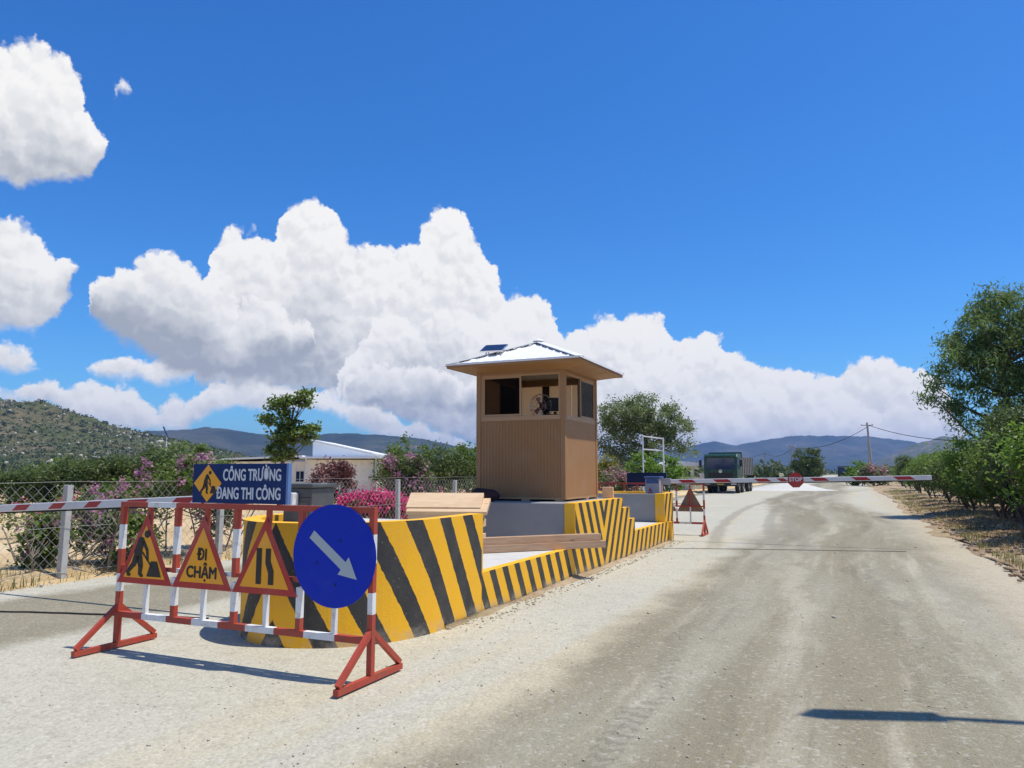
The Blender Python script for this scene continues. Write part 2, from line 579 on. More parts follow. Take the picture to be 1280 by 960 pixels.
DUST = (0.40, 0.36, 0.28)
M = dict(
    stripe=stripe_mat(),
    yellow=mat('yellow_paint', (0.84, 0.45, 0.01), 0.6, 0.1, 4, 0.3, 45, dirt=DUST, dirt_amt=0.35),
    grey=mat('grey_paint', (0.27, 0.268, 0.26), 0.75, 0.16, 2.0, 0.3, 40, dirt=(0.36, 0.35, 0.33), dirt_amt=0.5, dirt_scale=1.6),
    concrete=mat('pale_concrete', (0.55, 0.53, 0.48), 0.9, 0.15, 3, 0.4, 50, dirt=(0.42, 0.38, 0.30), dirt_amt=0.6),
    postcon=mat('weathered_concrete', (0.46, 0.45, 0.42), 0.9, 0.25, 9, 0.6, 60, dirt=(0.20, 0.19, 0.17), dirt_amt=0.6, dirt_scale=6),
    booth=mat('beige_sheet_metal', (0.335, 0.172, 0.066), 0.55, 0.08, 1.3, 0.0, dirt=(0.36, 0.22, 0.12), dirt_amt=0.45, dirt_scale=2.2),
    frame=mat('tan_aluminium', (0.43, 0.255, 0.125), 0.45, 0.06, 5),
    inner=mat('cream_lining', (0.62, 0.49, 0.36), 0.7, 0.05, 3),
    ceiling=mat('white_lining', (0.70, 0.68, 0.66), 0.7, 0.05, 3),
    dkbrown=mat('dark_brown', (0.045, 0.028, 0.02), 0.6, 0.1, 5),
    roofw=mat('white_roof_sheet', (0.83, 0.83, 0.82), 0.4, 0.04, 3, dirt=(0.55, 0.52, 0.47), dirt_amt=0.25),
    gap_shade=mat('dark_gap_shade', (0.03, 0.03, 0.03), 0.8, 0.1, 5),
    white=mat('white_paint', (0.76, 0.76, 0.73), 0.5, 0.08, 8, dirt=(0.36, 0.27, 0.19), dirt_amt=0.6, dirt_scale=10),
    red=mat('red_paint', (0.40, 0.055, 0.03), 0.55, 0.2, 8, dirt=(0.20, 0.085, 0.045), dirt_amt=0.6, dirt_scale=11),
    signred=mat('sign_red', (0.42, 0.022, 0.02), 0.4, 0.06, 6, dirt=DUST, dirt_amt=0.15),
    signyel=mat('sign_yellow', (0.88, 0.37, 0.008), 0.4, 0.05, 6, dirt=DUST, dirt_amt=0.2),
    signblue=mat('sign_blue', (0.001, 0.026, 0.42), 0.45, 0.05, 5, dirt=(0.15, 0.18, 0.35), dirt_amt=0.08, spec=0.2),
    boardblue=mat('board_blue', (0.004, 0.026, 0.12), 0.5, 0.06, 5, dirt=(0.15, 0.18, 0.28), dirt_amt=0.08, spec=0.2),
    navy=mat('navy_board', (0.004, 0.012, 0.045), 0.5, 0.06, 5, spec=0.2),
    boardedge=mat('board_edge_blue', (0.10, 0.20, 0.42), 0.5, 0.06, 5),
    signwhite=mat('sign_reflective_white', (0.62, 0.64, 0.66), 0.4, 0.05, 8),
    signgrey=mat('sign_arrow_grey', (0.40, 0.46, 0.48), 0.4, 0.06, 8),
    black=mat('black_paint', (0.012, 0.012, 0.012), 0.5, 0.1, 6),
    signback=mat('sign_back_brown', (0.23, 0.155, 0.105), 0.7, 0.12, 6),
    boomred=mat('boom_red', (0.40, 0.02, 0.025), 0.4, 0.06, 6),
    boomwhite=mat('boom_white', (0.70, 0.70, 0.69), 0.4, 0.04, 6, dirt=DUST, dirt_amt=0.3),
    rubber=mat('black_rubber', (0.015, 0.015, 0.015), 0.8, 0.1, 6),
    cabgrey=mat('dark_grey_cabinet', (0.075, 0.08, 0.08), 0.5, 0.06, 3, dirt=DUST, dirt_amt=0.2),
    cablight=mat('light_grey_cabinet', (0.34, 0.36, 0.40), 0.5, 0.06, 3, dirt=DUST, dirt_amt=0.2),
    cabblue=mat('blue_cap', (0.05, 0.10, 0.24), 0.45, 0.06, 3),
    cable=mat('black_line', (0.014, 0.013, 0.012), 0.8, 0.1, 6),
    bark=mat('bark', (0.115, 0.085, 0.06), 0.9, 0.3, 8, 0.6, 30),
    palebark=mat('pale_bark', (0.20, 0.165, 0.125), 0.9, 0.3, 8, 0.6, 30),
    stone=mat('stone', (0.42, 0.38, 0.32), 0.9, 0.25, 6, 0.5, 30),
    pole=mat('concrete_pole', (0.36, 0.35, 0.33), 0.9, 0.12, 3, 0.2),
    wire=mat('galvanised_wire', (0.33, 0.33, 0.31), 0.6, 0.1, 3),
    wallw=mat('off_white_wall', (0.80, 0.77, 0.70), 0.8, 0.05, 0.6, dirt=(0.40, 0.36, 0.3), dirt_amt=0.3),
    bluew=mat('pale_blue_wall', (0.74, 0.80, 0.85), 0.6, 0.05, 0.6),
    truckgreen=mat('truck_green', (0.012, 0.058, 0.042), 0.3, 0.1, 2, dirt=(0.12, 0.10, 0.08), dirt_amt=0.35),
    truckgrey=mat('truck_body_grey', (0.20, 0.19, 0.17), 0.7, 0.15, 2, dirt=DUST, dirt_amt=0.5),
    chrome=mat('bright_metal', (0.62, 0.62, 0.62), 0.3, 0.05, 4, metal=0.8),
    lens=mat('lamp_lens', (0.75, 0.75, 0.72), 0.15, 0.05, 4),
    plate=mat('yellow_plate', (0.62, 0.42, 0.05), 0.5, 0.05, 4),
    wshield=mat('dark_windscreen', (0.012, 0.028, 0.085), 0.05, 0.05, 4, spec=0.7),
    cell=mat('solar_cell', (0.012, 0.012, 0.03), 0.12, 0.15, 9, spec=0.8),
    bag=mat('dark_cloth', (0.035, 0.012, 0.014), 0.9, 0.5, 9, 0.5, 30),
    chair=mat('black_chair', (0.012, 0.012, 0.014), 0.6, 0.1, 8),
    fanw=mat('fan_plastic', (0.10, 0.05, 0.05), 0.4, 0.1, 8),
    pinkbox=mat('pink_box', (0.55, 0.26, 0.22), 0.7, 0.1, 8),
    glass=glass_mat('tinted_glass', (0.32, 0.28, 0.25), (0.5, 0.5, 0.5), ior=1.14),
    sand=None, road=None, verge=None,
)


def wood_mat(name, a, b_, c_):
    m = bpy.data.materials.new(name)
    m.use_nodes = True
    nt = NT(m.node_tree)
    b = m.node_tree.nodes['Principled BSDF']
    tc = nt.n('ShaderNodeTexCoord')
    oi = nt.n('ShaderNodeObjectInfo')
    p = nt.vmath('ADD', tc.outputs['Object'], nt.comb(nt.math('MULTIPLY', oi.outputs['Random'], 37.0), oi.outputs['Random'], 0.0))
    st = nt.vmath('MULTIPLY', p, (1.2, 16.0, 16.0))
    g = nt.noise(st, scale=2.2, detail=6, rough=0.6, dist=0.6)
    c = nt.mix(nt.map(g, 0.3, 0.7), a, b_)
    c = nt.mix(nt.map(nt.noise(p, scale=2.5, detail=4), 0.5, 0.75, 0, 0.5), c, c_)
    c = nt.mix(nt.math('MULTIPLY', oi.outputs['Random'], 0.3), c, c_)
    kn = nt.map(nt.voronoi(nt.vmath('MULTIPLY', p, (1.6, 5, 5)), scale=1.1), 0.03, 0.12, 0.75, 0.0)
    c = nt.mix(kn, c, tuple(q * 0.35 for q in a))
    nt.put(b.inputs['Base Color'], c)
    b.inputs['Roughness'].default_value = 0.75
    bn = nt.n('ShaderNodeBump')
    bn.inputs['Strength'].default_value = 0.3
    bn.inputs['Distance'].default_value = 0.005
    nt.put(bn.inputs['Height'], g)
    nt.put(b.inputs['Normal'], bn.outputs[0])
    return m


M['pine'] = wood_mat('pine_board', (0.62, 0.42, 0.24), (0.72, 0.53, 0.33), (0.56, 0.36, 0.20))
M['beam'] = wood_mat('weathered_beam', (0.40, 0.245, 0.14), (0.52, 0.34, 0.21), (0.34, 0.21, 0.13))


def blind_mat():
    m = bpy.data.materials.new('cream_blind')
    m.use_nodes = True
    nt = NT(m.node_tree)
    b = m.node_tree.nodes['Principled BSDF']
    out = m.node_tree.nodes['Material Output']
    b.inputs['Base Color'].default_value = (0.80, 0.63, 0.45, 1)
    b.inputs['Roughness'].default_value = 0.9
    tr = nt.n('ShaderNodeBsdfTranslucent')
    tr.inputs[0].default_value = (0.95, 0.76, 0.54, 1)
    mx = nt.n('ShaderNodeMixShader')
    mx.inputs[0].default_value = 0.7
    nt.put(mx.inputs[1], b.outputs[0])
    nt.put(mx.inputs[2], tr.outputs[0])
    nt.put(out.inputs[0], mx.outputs[0])
    return m


M['blind'] = blind_mat()


def surface_mat(name, fn, bump=0.5, bdist=0.02, rough=0.95):
    """fn(nt, p) -> (colour, height); p is the object position (x across to the right, y along the road)."""
    m = bpy.data.materials.new(name)
    m.use_nodes = True
    nt = NT(m.node_tree)
    b = m.node_tree.nodes['Principled BSDF']
    tc = nt.n('ShaderNodeTexCoord')
    c, h = fn(nt, tc.outputs['Object'])
    nt.put(b.inputs['Base Color'], c)
    b.inputs['Roughness'].default_value = rough
    b.inputs['Specular IOR Level'].default_value = 0.25
    bn = nt.n('ShaderNodeBump')
    bn.inputs['Strength'].default_value = bump
    bn.inputs['Distance'].default_value = bdist
    nt.put(bn.inputs['Height'], h)
    nt.put(b.inputs['Normal'], bn.outputs[0])
    return m


def road_fn(nt, p):
    x, y, _ = nt.sep(p)[:3]
    # slow bends of the worn wheel paths
    bend = nt.math('MULTIPLY', nt.math('SUBTRACT', nt.noise(nt.comb(0.0, nt.math('MULTIPLY', y, 0.045), 3.0), scale=1.0, detail=1), 0.5), 2.2)
    wob = nt.math('MULTIPLY', nt.math('SUBTRACT', nt.noise(p, scale=0.55, detail=6, rough=0.6), 0.5), 1.5)
    far = nt.map(y, 14.0, 40.0, 0.0, -2.2)
    xb = nt.math('SUBTRACT', nt.math('ADD', nt.math('ADD', x, wob), nt.math('MULTIPLY', bend, 0.35)), far)
    laneR = nt.math('MULTIPLY', nt.map(xb, 1.3, 2.0), nt.map(xb, 4.9, 6.4, 1.0, 0.0))
    laneL = nt.math('MULTIPLY', nt.map(xb, -6.0, -5.5), nt.map(xb, -3.55, -3.15, 1.0, 0.0))
    stretch = nt.vmath('MULTIPLY', nt.vmath('ADD', p, nt.comb(bend, 0.0, 0.0)), (1.0, 0.09, 1.0))
    streak = nt.noise(stretch, scale=2.6, detail=7, rough=0.62, dist=0.3)
    streak2 = nt.noise(stretch, scale=0.9, detail=4, rough=0.55, dist=0.2)
    patch = nt.noise(p, scale=0.33, detail=6, rough=0.62)
    dusty = nt.mix(patch, (0.415, 0.385, 0.29), (0.545, 0.515, 0.405))
    tan = nt.mix(streak, (0.44, 0.37, 0.22), (0.56, 0.49, 0.325))
    asph = nt.mix(streak, (0.128, 0.104, 0.052), (0.258, 0.216, 0.12))
    lane = nt.math('ADD', nt.math('MULTIPLY', laneR, nt.map(streak2, 0.33, 0.62, 0.62, 1.0)), nt.math('MULTIPLY', laneL, 0.95), clamp=True)
    c = nt.mix(nt.map(streak2, 0.45, 0.65, 0.0, 0.8), dusty, tan)
    c = nt.mix(nt.math('MULTIPLY', nt.map(x, -0.6, 0.6, 1.0, 0.0), 0.9), c, dusty)
    c = nt.mix(nt.math('MULTIPLY', lane, 0.92), c, asph)
    # pale dust ridges swept off the wheel paths
    dev = nt.math('ADD', xb, nt.math('MULTIPLY', nt.math('SINE', nt.math('MULTIPLY', y, 0.21)), 0.35))
    t1 = nt.math('MULTIPLY', nt.map(nt.math('ABSOLUTE', nt.math('SUBTRACT', dev, 3.25)), 0.05, 0.34, 1.0, 0.0), 0.42)
    t2 = nt.math('MULTIPLY', nt.map(nt.math('ABSOLUTE', nt.math('SUBTRACT', dev, 4.75)), 0.05, 0.35, 1.0, 0.0), 0.4)
    brk = nt.map(nt.noise(stretch, scale=1.7, detail=5, rough=0.65), 0.42, 0.6)
    c = nt.mix(nt.math('MULTIPLY', nt.math('MAXIMUM', t1, t2), brk), c, (0.50, 0.45, 0.33))
    tracks = nt.math('MULTIPLY', nt.map(streak, 0.56, 0.70, 0.0, 0.55), laneR)
    c = nt.mix(tracks, c, (0.46, 0.41, 0.295))
    # wheel marks turning across the pale dust
    tw = nt.math('SUBTRACT', nt.math('ADD', x, nt.math('MULTIPLY', wob, 0.3)), nt.math('MULTIPLY', nt.math('MULTIPLY', nt.math('SUBTRACT', y, 30.0), nt.math('SUBTRACT', y, 30.0)), 0.0032))
    for q in (-0.4, 0.9, 1.5):
        tm = nt.map(nt.math('ABSOLUTE', nt.math('SUBTRACT', tw, q)), 0.08, 0.26, 0.6, 0.0)
        c = nt.mix(nt.math('MULTIPLY', tm, nt.map(y, 6.0, 10.0)), c, (0.22, 0.195, 0.135))
    tread = nt.map(nt.math('SINE', nt.math('ADD', nt.math('MULTIPLY', y, 46.0), nt.math('MULTIPLY', nt.math('ABSOLUTE', nt.math('SINE', nt.math('MULTIPLY', dev, 22.0))), 3.0))), -0.3, 0.6)
    for q in (2.35, 2.72, 4.15, 4.5):
        tm = nt.map(nt.math('ABSOLUTE', nt.math('SUBTRACT', nt.math('ADD', dev, nt.math('MULTIPLY', bend, 0.2)), q)), 0.09, 0.13, 0.5, 0.0)
        c = nt.mix(nt.math('MULTIPLY', nt.math('MULTIPLY', tm, nt.math('ADD', nt.math('MULTIPLY', tread, 0.6), 0.4)), brk), c, (0.085, 0.07, 0.04))
    edge = nt.map(nt.math('ADD', x, nt.math('MULTIPLY', wob, 0.8)), 4.9, 5.9)
    c = nt.mix(nt.math('MULTIPLY', edge, 0.85), c, (0.47, 0.39, 0.26))
    # aggregate grains
    g1 = nt.voronoi(p, scale=55, feature='F1', out='Color')
    gl = nt.sep(g1)[0]
    c = nt.mix(nt.map(gl, 0.0, 1.0, 0.0, 0.42, 'LINEAR'), c, nt.mix(0.55, c, (0.09, 0.085, 0.07)))
    peb = nt.voronoi(p, scale=38, out='Color')
    c = nt.mix(nt.map(nt.sep(peb)[1], 0.72, 0.95, 0.0, 0.30), c, nt.mix(0.6, c, (0.10, 0.09, 0.065)))
    c = nt.mix(nt.map(nt.sep(peb)[0], 0.86, 0.97, 0.0, 0.30), c, nt.mix(0.5, c, (0.80, 0.78, 0.70)))
    g2 = nt.noise(p, scale=130, detail=3, rough=0.7)
    c = nt.mix(nt.map(g2, 0.35, 0.7, 0.0, 0.4), c, nt.mix(0.5, c, (0.72, 0.70, 0.62)))
    cl = nt.noise(p, scale=4.5, detail=8, rough=0.7)
    c = nt.mix(nt.map(cl, 0.50, 0.70, 0.0, 0.45), c, nt.mix(0.5, c, (0.16, 0.14, 0.10)))
    h = nt.math('ADD', nt.math('MULTIPLY', nt.voronoi(p, scale=38), -0.9), nt.math('ADD', nt.math('MULTIPLY', cl, 1.5), nt.math('MULTIPLY', nt.noise(p, scale=16, detail=6, rough=0.7), 1.3)))
    return c, h


def sand_fn(nt, p):
    n = nt.noise(p, scale=0.22, detail=8, rough=0.62)
    c = nt.ramp(n, [(0.3, (0.44, 0.31, 0.15)), (0.5, (0.56, 0.41, 0.22)), (0.68, (0.62, 0.49, 0.30))])
    d = nt.map(nt.noise(p, scale=2.8, detail=8, rough=0.7), 0.55, 0.75, 0.0, 0.55)
    c = nt.mix(d, c, (0.24, 0.19, 0.11))
    gr = nt.map(nt.noise(p, scale=0.06, detail=6, rough=0.6), 0.5, 0.62, 0.0, 0.85)
    x, y, _ = nt.sep(p)[:3]
    gr = nt.math('MULTIPLY', gr, nt.map(y, 26.0, 60.0))
    c = nt.mix(gr, c, (0.13, 0.14, 0.045))
    return c, nt.noise(p, scale=7, detail=9, rough=0.72)


def ground_fn(nt, p):
    n = nt.noise(p, scale=0.02, detail=8, rough=0.62)
    c = nt.ramp(n, [(0.35, (0.07, 0.085, 0.03)), (0.5, (0.13, 0.125, 0.055)), (0.65, (0.27, 0.22, 0.12))])
    return c, nt.noise(p, scale=3, detail=8, rough=0.7)


def verge_fn(nt, p):
    n = nt.noise(p, scale=0.7, detail=9, rough=0.68)
    c = nt.ramp(n, [(0.32, (0.22, 0.145, 0.08)), (0.5, (0.40, 0.29, 0.175)), (0.66, (0.55, 0.44, 0.30))])
    n2 = nt.map(nt.noise(p, scale=5, detail=8, rough=0.75), 0.52, 0.7, 0.0, 0.75)
    c = nt.mix(n2, c, (0.13, 0.085, 0.045))
    n3 = nt.map(nt.noise(p, scale=0.35, detail=6, rough=0.6), 0.52, 0.64, 0.0, 0.6)
    c = nt.mix(n3, c, (0.24, 0.21, 0.075))
    return c, nt.noise(p, scale=9, detail=9, rough=0.75)


M['road'] = surface_mat('dusty_asphalt', road_fn, 0.5, 0.014)
M['sand'] = surface_mat('sandy_soil', sand_fn, 0.6, 0.06)
M['ground'] = surface_mat('dry_land', ground_fn, 0.3, 0.05)
M['verge'] = surface_mat('dirt_verge', verge_fn, 0.8, 0.06)

# ------------------------------------------------------------------ the setting
rng = np.random.default_rng(11)
random.seed(5)


def fbm(x, y, seed=0, octv=5, lac=2.0, gain=0.5):
    """cheap value-noise fbm on numpy arrays"""
    tot, amp = np.zeros_like(x, dtype=float), 1.0
    norm = 0
    for o in range(octv):
        xi, yi = np.floor(x).astype(np.int64), np.floor(y).astype(np.int64)
        fx, fy = x - xi, y - yi
        fx, fy = fx * fx * (3 - 2 * fx), fy * fy * (3 - 2 * fy)

        def h(a, b):
            k = (a * 374761393 + b * 668265263 + (seed + o) * 1442695041) & 0x7fffffff
            k = ((k ^ (k >> 13)) * 1274126177) & 0x7fffffff
            return ((k ^ (k >> 16)) & 0xffff) / 65535.0
        tot += amp * ((h(xi, yi) * (1 - fx) + h(xi + 1, yi) * fx) * (1 - fy) + (h(xi, yi + 1) * (1 - fx) + h(xi + 1, yi + 1) * fx) * fy)
        norm += amp
        amp *= gain
        x, y = x * lac + 17.3, y * lac + 9.1
    return tot / norm


def grid_obj(name, xs, ys, zf, m, parent=None, loc=None, rz=None, smooth=True):
    X, Y = np.meshgrid(xs, ys)
    X2, Y2, Z = zf(X.copy(), Y.copy())
    n, k = len(xs), len(ys)
    v = np.stack([X2, Y2, Z], -1).reshape(-1, 3)
    i = np.arange((k - 1) * n).reshape(k - 1, n)[:, :-1].ravel()
    q = np.stack([i, i + 1, i + n + 1, i + n], -1)
    o = np_mesh(name, v, q, m, parent, smooth=smooth)
    if loc is not None:
        o.location = loc
    if rz is not None:
        o.rotation_euler = (0, 0, rz)
    return o


ground = grid_obj('ground', np.linspace(-9000, 9000, 19), np.linspace(-9000, 9000, 19), lambda x, y: (x, y, x * 0 - 0.02), M['ground'])
tag(ground, 'dry green and brown plain reaching to the mountains', kind='structure')


def road_z(x, y):
    e = 0.25 * (fbm(x * 0 + 3.3, y * 0.5, 4) - 0.5) + 0.5 * (fbm(x * 0 + 1.3, y * 0.12, 8) - 0.5)
    x2 = np.where(x < -6.2, x + 2.0 * e, np.where(x > 5.5, x + 2.0 * e, x))
    z = 0.004 + 0.012 * fbm(x * 0.6, y * 0.35, 2, 3)
    return x2, y, z


road = grid_obj('road', np.concatenate([[-6.6], np.linspace(-6.0, 5.4, 24), [6.2]]), np.concatenate([np.linspace(-14, 60, 150), np.linspace(61, 420, 60)]), road_z, M['road'], loc=ORG, rz=ROADROT)
tag(road, 'dusty pale road with worn darker wheel paths', kind='structure')


def sand_z(x, y):
    e = fbm(x * 0 + 2.2, y * 0.7, 31, 5) - 0.5
    edge = np.abs(x - x.max()) < 0.01
    x2 = np.where(edge, x + 0.9 * e, x)
    z = 0.02 + 0.13 * np.clip((-x - 6.7) / 0.35, 0, 1) + 0.05 * (fbm(x * 0.5, y * 0.5, 5) - 0.3)
    z = np.where(edge, -0.03, z)
    return x2, y, z


sand = grid_obj('sand_lot', np.concatenate([np.linspace(-90, -12, 60), np.linspace(-11.5, -6.45, 32)]), np.concatenate([np.linspace(-14, 30, 150), np.linspace(31, 130, 60)]), sand_z, M['sand'], loc=ORG, rz=ROADROT)
tag(sand, 'bare sandy yellow lot behind the wire fence', kind='structure')


def verge_z(x, y):
    e = fbm(x * 0 + 7.7, y * 0.45, 21, 5) - 0.5
    edge = np.abs(x - x.min()) < 0.01
    x2 = np.where(edge, x + 2.2 * e, np.where(x < 7.0, x + 1.2 * e * (7.0 - x), x))
    z = 0.03 + 0.16 * np.clip((x - 6.4) / 1.2, 0, 1) * (0.3 + 1.2 * fbm(x * 0.9, y * 0.9, 9)) + 0.05 * (fbm(x * 3, y * 3, 12) - 0.4)
    z = np.where(edge, -0.03, z)
    return x2, y, z


verge = grid_obj('dirt_verge', np.concatenate([np.linspace(5.9, 9.5, 44), np.linspace(9.8, 60, 60)]), np.concatenate([np.linspace(-10, 24, 220), np.linspace(24.5, 400, 160)]), verge_z, M['verge'], loc=ORG, rz=ROADROT)
tag(verge, 'tan dirt verge with dry litter along the road edge', kind='structure')


# hills and mountains: height fields whose skyline follows the photograph
def hill_fn(nt, p):
    n = nt.noise(p, scale=0.02, detail=10, rough=0.72)
    c = nt.ramp(n, [(0.34, (0.07, 0.09, 0.025)), (0.47, (0.12, 0.13, 0.04)), (0.56, (0.18, 0.15, 0.07)), (0.68, (0.27, 0.21, 0.125))])
    s_ = nt.map(nt.voronoi(p, scale=0.24, rand=1.0), 0.15, 0.55, 0.8, 0.0)
    c = nt.mix(s_, c, (0.045, 0.065, 0.02))
    rk = nt.map(nt.noise(p, scale=0.05, detail=10, rough=0.8), 0.57, 0.62, 0.0, 0.85)
    c = nt.mix(rk, c, (0.27, 0.22, 0.165))
    return c, nt.math('ADD', nt.noise(p, scale=0.1, detail=9, rough=0.8), nt.math('MULTIPLY', nt.voronoi(p, scale=0.24), -0.5))


def mtn_fn(nt, p):
    n = nt.noise(p, scale=0.0035, detail=9, rough=0.65)
    c = nt.ramp(n, [(0.38, (0.018, 0.028, 0.012)), (0.5, (0.04, 0.05, 0.022)), (0.64, (0.095, 0.085, 0.05))])
    return c, nt.noise(p, scale=0.01, detail=8, rough=0.7)


M['hill'] = surface_mat('scrubby_hillside', hill_fn, 1.0, 4.0)
M['mtn'] = surface_mat('wooded_mountain', mtn_fn, 1.0, 12.0)


def ridge(name, pts, Y0, depth, m, seed, label, rough, nx=420, ny=70, foot=2.2):
    """pts: skyline (x, y) of the photograph; the crest stands at distance Y0 and the slope comes down towards us."""
    pts = [(at(x, y, Y0).x, max(0.5, at(x, y, Y0).z)) for x, y in pts]
    px_ = np.array([p[0] for p in pts])
    pz = np.array([p[1] for p in pts])
    xs = np.linspace(px_[0], px_[-1], nx)
    ts = np.linspace(-1, 1, ny)
    X, T = np.meshgrid(xs, ts)
    crest = np.interp(X, px_, pz)
    prof = np.where(T < 0, (1 + T) ** 1.15, (1 - T) ** 1.3)
    sc = depth
    rv = fbm(X / sc * 2.6, T * 2.0 + 5, seed, 6, gain=0.55)
    rid = 1 - np.abs(2 * fbm(X / sc * 3.2 + 11, T * 1.2 + 3, seed + 40, 5) - 1)
    Z = crest * prof * (1 - rough * (1 - np.clip(prof, 0, 1) ** 3) * (0.9 * (1 - rid) + 0.5 * (rv - 0.3)))
    Z = Z + crest * 0.10 * (fbm(X / sc * 14, T * 14, seed + 9, 4) - 0.5) * np.clip(prof * 3, 0, 1) + crest * 0.05 * (fbm(X / sc * 40, T * 40, seed + 7, 3) - 0.5) * np.clip(prof * 3, 0, 1)
    Z = np.where(np.abs(T) > 0.995, -5, Z)
    Yw = Y0 + np.where(T < 0, T * depth, T * depth * 0.7)
    # follow the sight lines sideways only through real width: keep the footprint rectangular
    v = np.stack([X, Yw, Z], -1).reshape(-1, 3)
    i = np.arange((ny - 1) * nx).reshape(ny - 1, nx)[:, :-1].ravel()
    q = np.stack([i, i + 1, i + nx + 1, i + nx], -1)
    o = np_mesh(name, v, q, m, smooth=True)
    tag(o, label, kind='structure')
    return o, (X, Yw, Z)


hill, HG = ridge('hill', [(-520, 585), (-400, 545), (-260, 520), (-120, 505), (-40, 500), (0, 500), (25, 500), (56, 500), (75, 509), (110, 521), (150, 535), (185, 541), (215, 548), (250, 556), (290, 566), (340, 577), (400, 589)],
                 620, 300, M['hill'], 3, 'rocky scrub-covered hill above the sand lot', 0.35, 260, 90)
ridge('mountain_range', [(-500, 560), (-200, 545), (60, 550), (170, 538), (210, 537), (240, 535), (262, 534), (300, 537), (340, 543), (380, 546), (410, 541), (440, 541), (470, 543), (510, 546), (540, 550), (570, 556), (620, 563), (700, 575), (760, 589)],
      2600, 900, M['mtn'], 9, 'blue-green forested mountain range behind the white building', 0.95)
ridge('mountain_range', [(690, 589), (760, 575), (830, 562), (868, 556), (882, 552), (893, 551), (905, 554), (918, 556), (935, 552), (948, 551), (962, 547), (1000, 543), (1035, 543), (1060, 545), (1090, 545), (1110, 548), (1135, 552), (1150, 556), (1180, 560), (1300, 566), (1500, 560), (1700, 589)],
      4200, 1100, M['mtn'], 15, 'long hazy blue mountain range at the end of the road', 1.0)
ridge('hill', [(1090, 589), (1110, 572), (1140, 556), (1160, 549), (1178, 545), (1200, 547), (1250, 552), (1400, 565), (1600, 589)],
      2600, 700, M['hill'], 22, 'grey-green hill behind the roadside shrubs', 0.4)

# boulders showing on the left hill
X_, Y_, Z_ = HG
mb = MB()
ico = bmesh.new()
bmesh.ops.create_icosphere(ico, subdivisions=1, radius=1.0)
ICOV = np.array([v.co for v in ico.verts])
ICOF = [[v.index for v in f.verts] for f in ico.faces]
ico.free()
cnt = 0
while cnt < 900:
    j = rng.integers(8, 46)
    i = rng.integers(60, X_.shape[1] - 30)
    if fbm(np.array([X_[j, i] / 60.0]), np.array([Y_[j, i] / 45.0]), 77, 3)[0] < 0.52 and rng.random() < 0.85:
        continue
    s = rng.uniform(0.4, 1.3) * (2.2 if rng.random() < 0.08 else 1)
    vv = ICOV * (1 + 0.35 * (rng.random((len(ICOV), 1)) - 0.5)) * np.array([rng.uniform(0.8, 1.5), rng.uniform(0.8, 1.4), rng.uniform(0.6, 1.1)]) * s
    mb.add(vv + np.array([X_[j, i] + rng.uniform(-2, 2), Y_[j, i], Z_[j, i] + s * 0.25]), ICOF)
    cnt += 1
o = mb.build('boulders', M['stone'], hill)
tag(o, kind='stuff')
# scrub bushes on the hillside
C = []
for _ in range(5200):
    j, i = rng.integers(4, 48), rng.integers(50, X_.shape[1] - 20)
    fx = rng.random()
    p_ = np.array([X_[j, i] + (X_[j, i + 1] - X_[j, i]) * fx, Y_[j, i], Z_[j, i]])
    s_ = rng.uniform(0.7, 2.0)
    C.append(p_ + rng.normal(size=(7, 3)) * np.array([s_ * 0.7, s_ * 0.6, s_ * 0.35]) + np.array([0, 0, s_ * 0.4]))
HILL_SCRUB = np.concatenate(C)

# ------------------------------------------------------------------ traffic island with its striped walls
ISL = empty('traffic_island', ORG, ROADROT)            # local x = to the right of the wall line, local y = along the road
tag(ISL, 'raised concrete traffic island with yellow and black striped walls and rounded ends', 'traffic island')
HW, HT = 0.47, 1.13                                    # low and high wall heights
WID = 2.12                                             # island width
K = 0.57


def striped_wall(name, path, z0, z1, thick, coord, parent, ztops=None, endcaps=True):
    """Wall that follows path (list of (x, y) on its outer face); coord(i, z) gives the stripe coordinate. Top and ends plain yellow."""
    m = MB()
    n = len(path)
    inner = []
    for i, (x, y) in enumerate(path):
        a = Vector(path[max(i - 1, 0)])
        b = Vector(path[min(i + 1, n - 1)])
        d = (b - a).normalized()
        nrm = Vector((-d.y, d.x))                      # to the left of travel = inward
        inner.append((x + nrm.x * thick, y + nrm.y * thick))
    zt = ztops or [z1] * n
    for i in range(n - 1):
        j = i + 1
        (x0, y0), (x1, y1) = path[i], path[j]
        m.add([(x0, y0, z0), (x1, y1, z0), (x1, y1, zt[j]), (x0, y0, zt[i])], [(0, 1, 2, 3)],
              [[(coord(i, z0), 0), (coord(j, z0), 0), (coord(j, zt[j]), 1), (coord(i, zt[i]), 1)]])
        (a0, b0), (a1, b1) = inner[i], inner[j]
        m.add([(x0, y0, zt[i]), (x1, y1, zt[j]), (a1, b1, zt[j]), (a0, b0, zt[i])], [(0, 1, 2, 3)])
        m.add([(a1, b1, z0), (a0, b0, z0), (a0, b0, zt[i]), (a1, b1, zt[j])], [(0, 1, 2, 3)])
    if endcaps:
        for i in (0, n - 1):
            (x0, y0), (a0, b0) = path[i], inner[i]
            f = (0, 1, 2, 3) if i else (3, 2, 1, 0)
            m.add([(x0, y0, z0), (a0, b0, z0), (a0, b0, zt[i]), (x0, y0, zt[i])], [f])
    return m.build(name, M['stripe'], parent)


def arc_len(path):
    s = [0.0]
    for a, b in zip(path, path[1:]):
        s.append(s[-1] + math.dist(a, b))
    return s


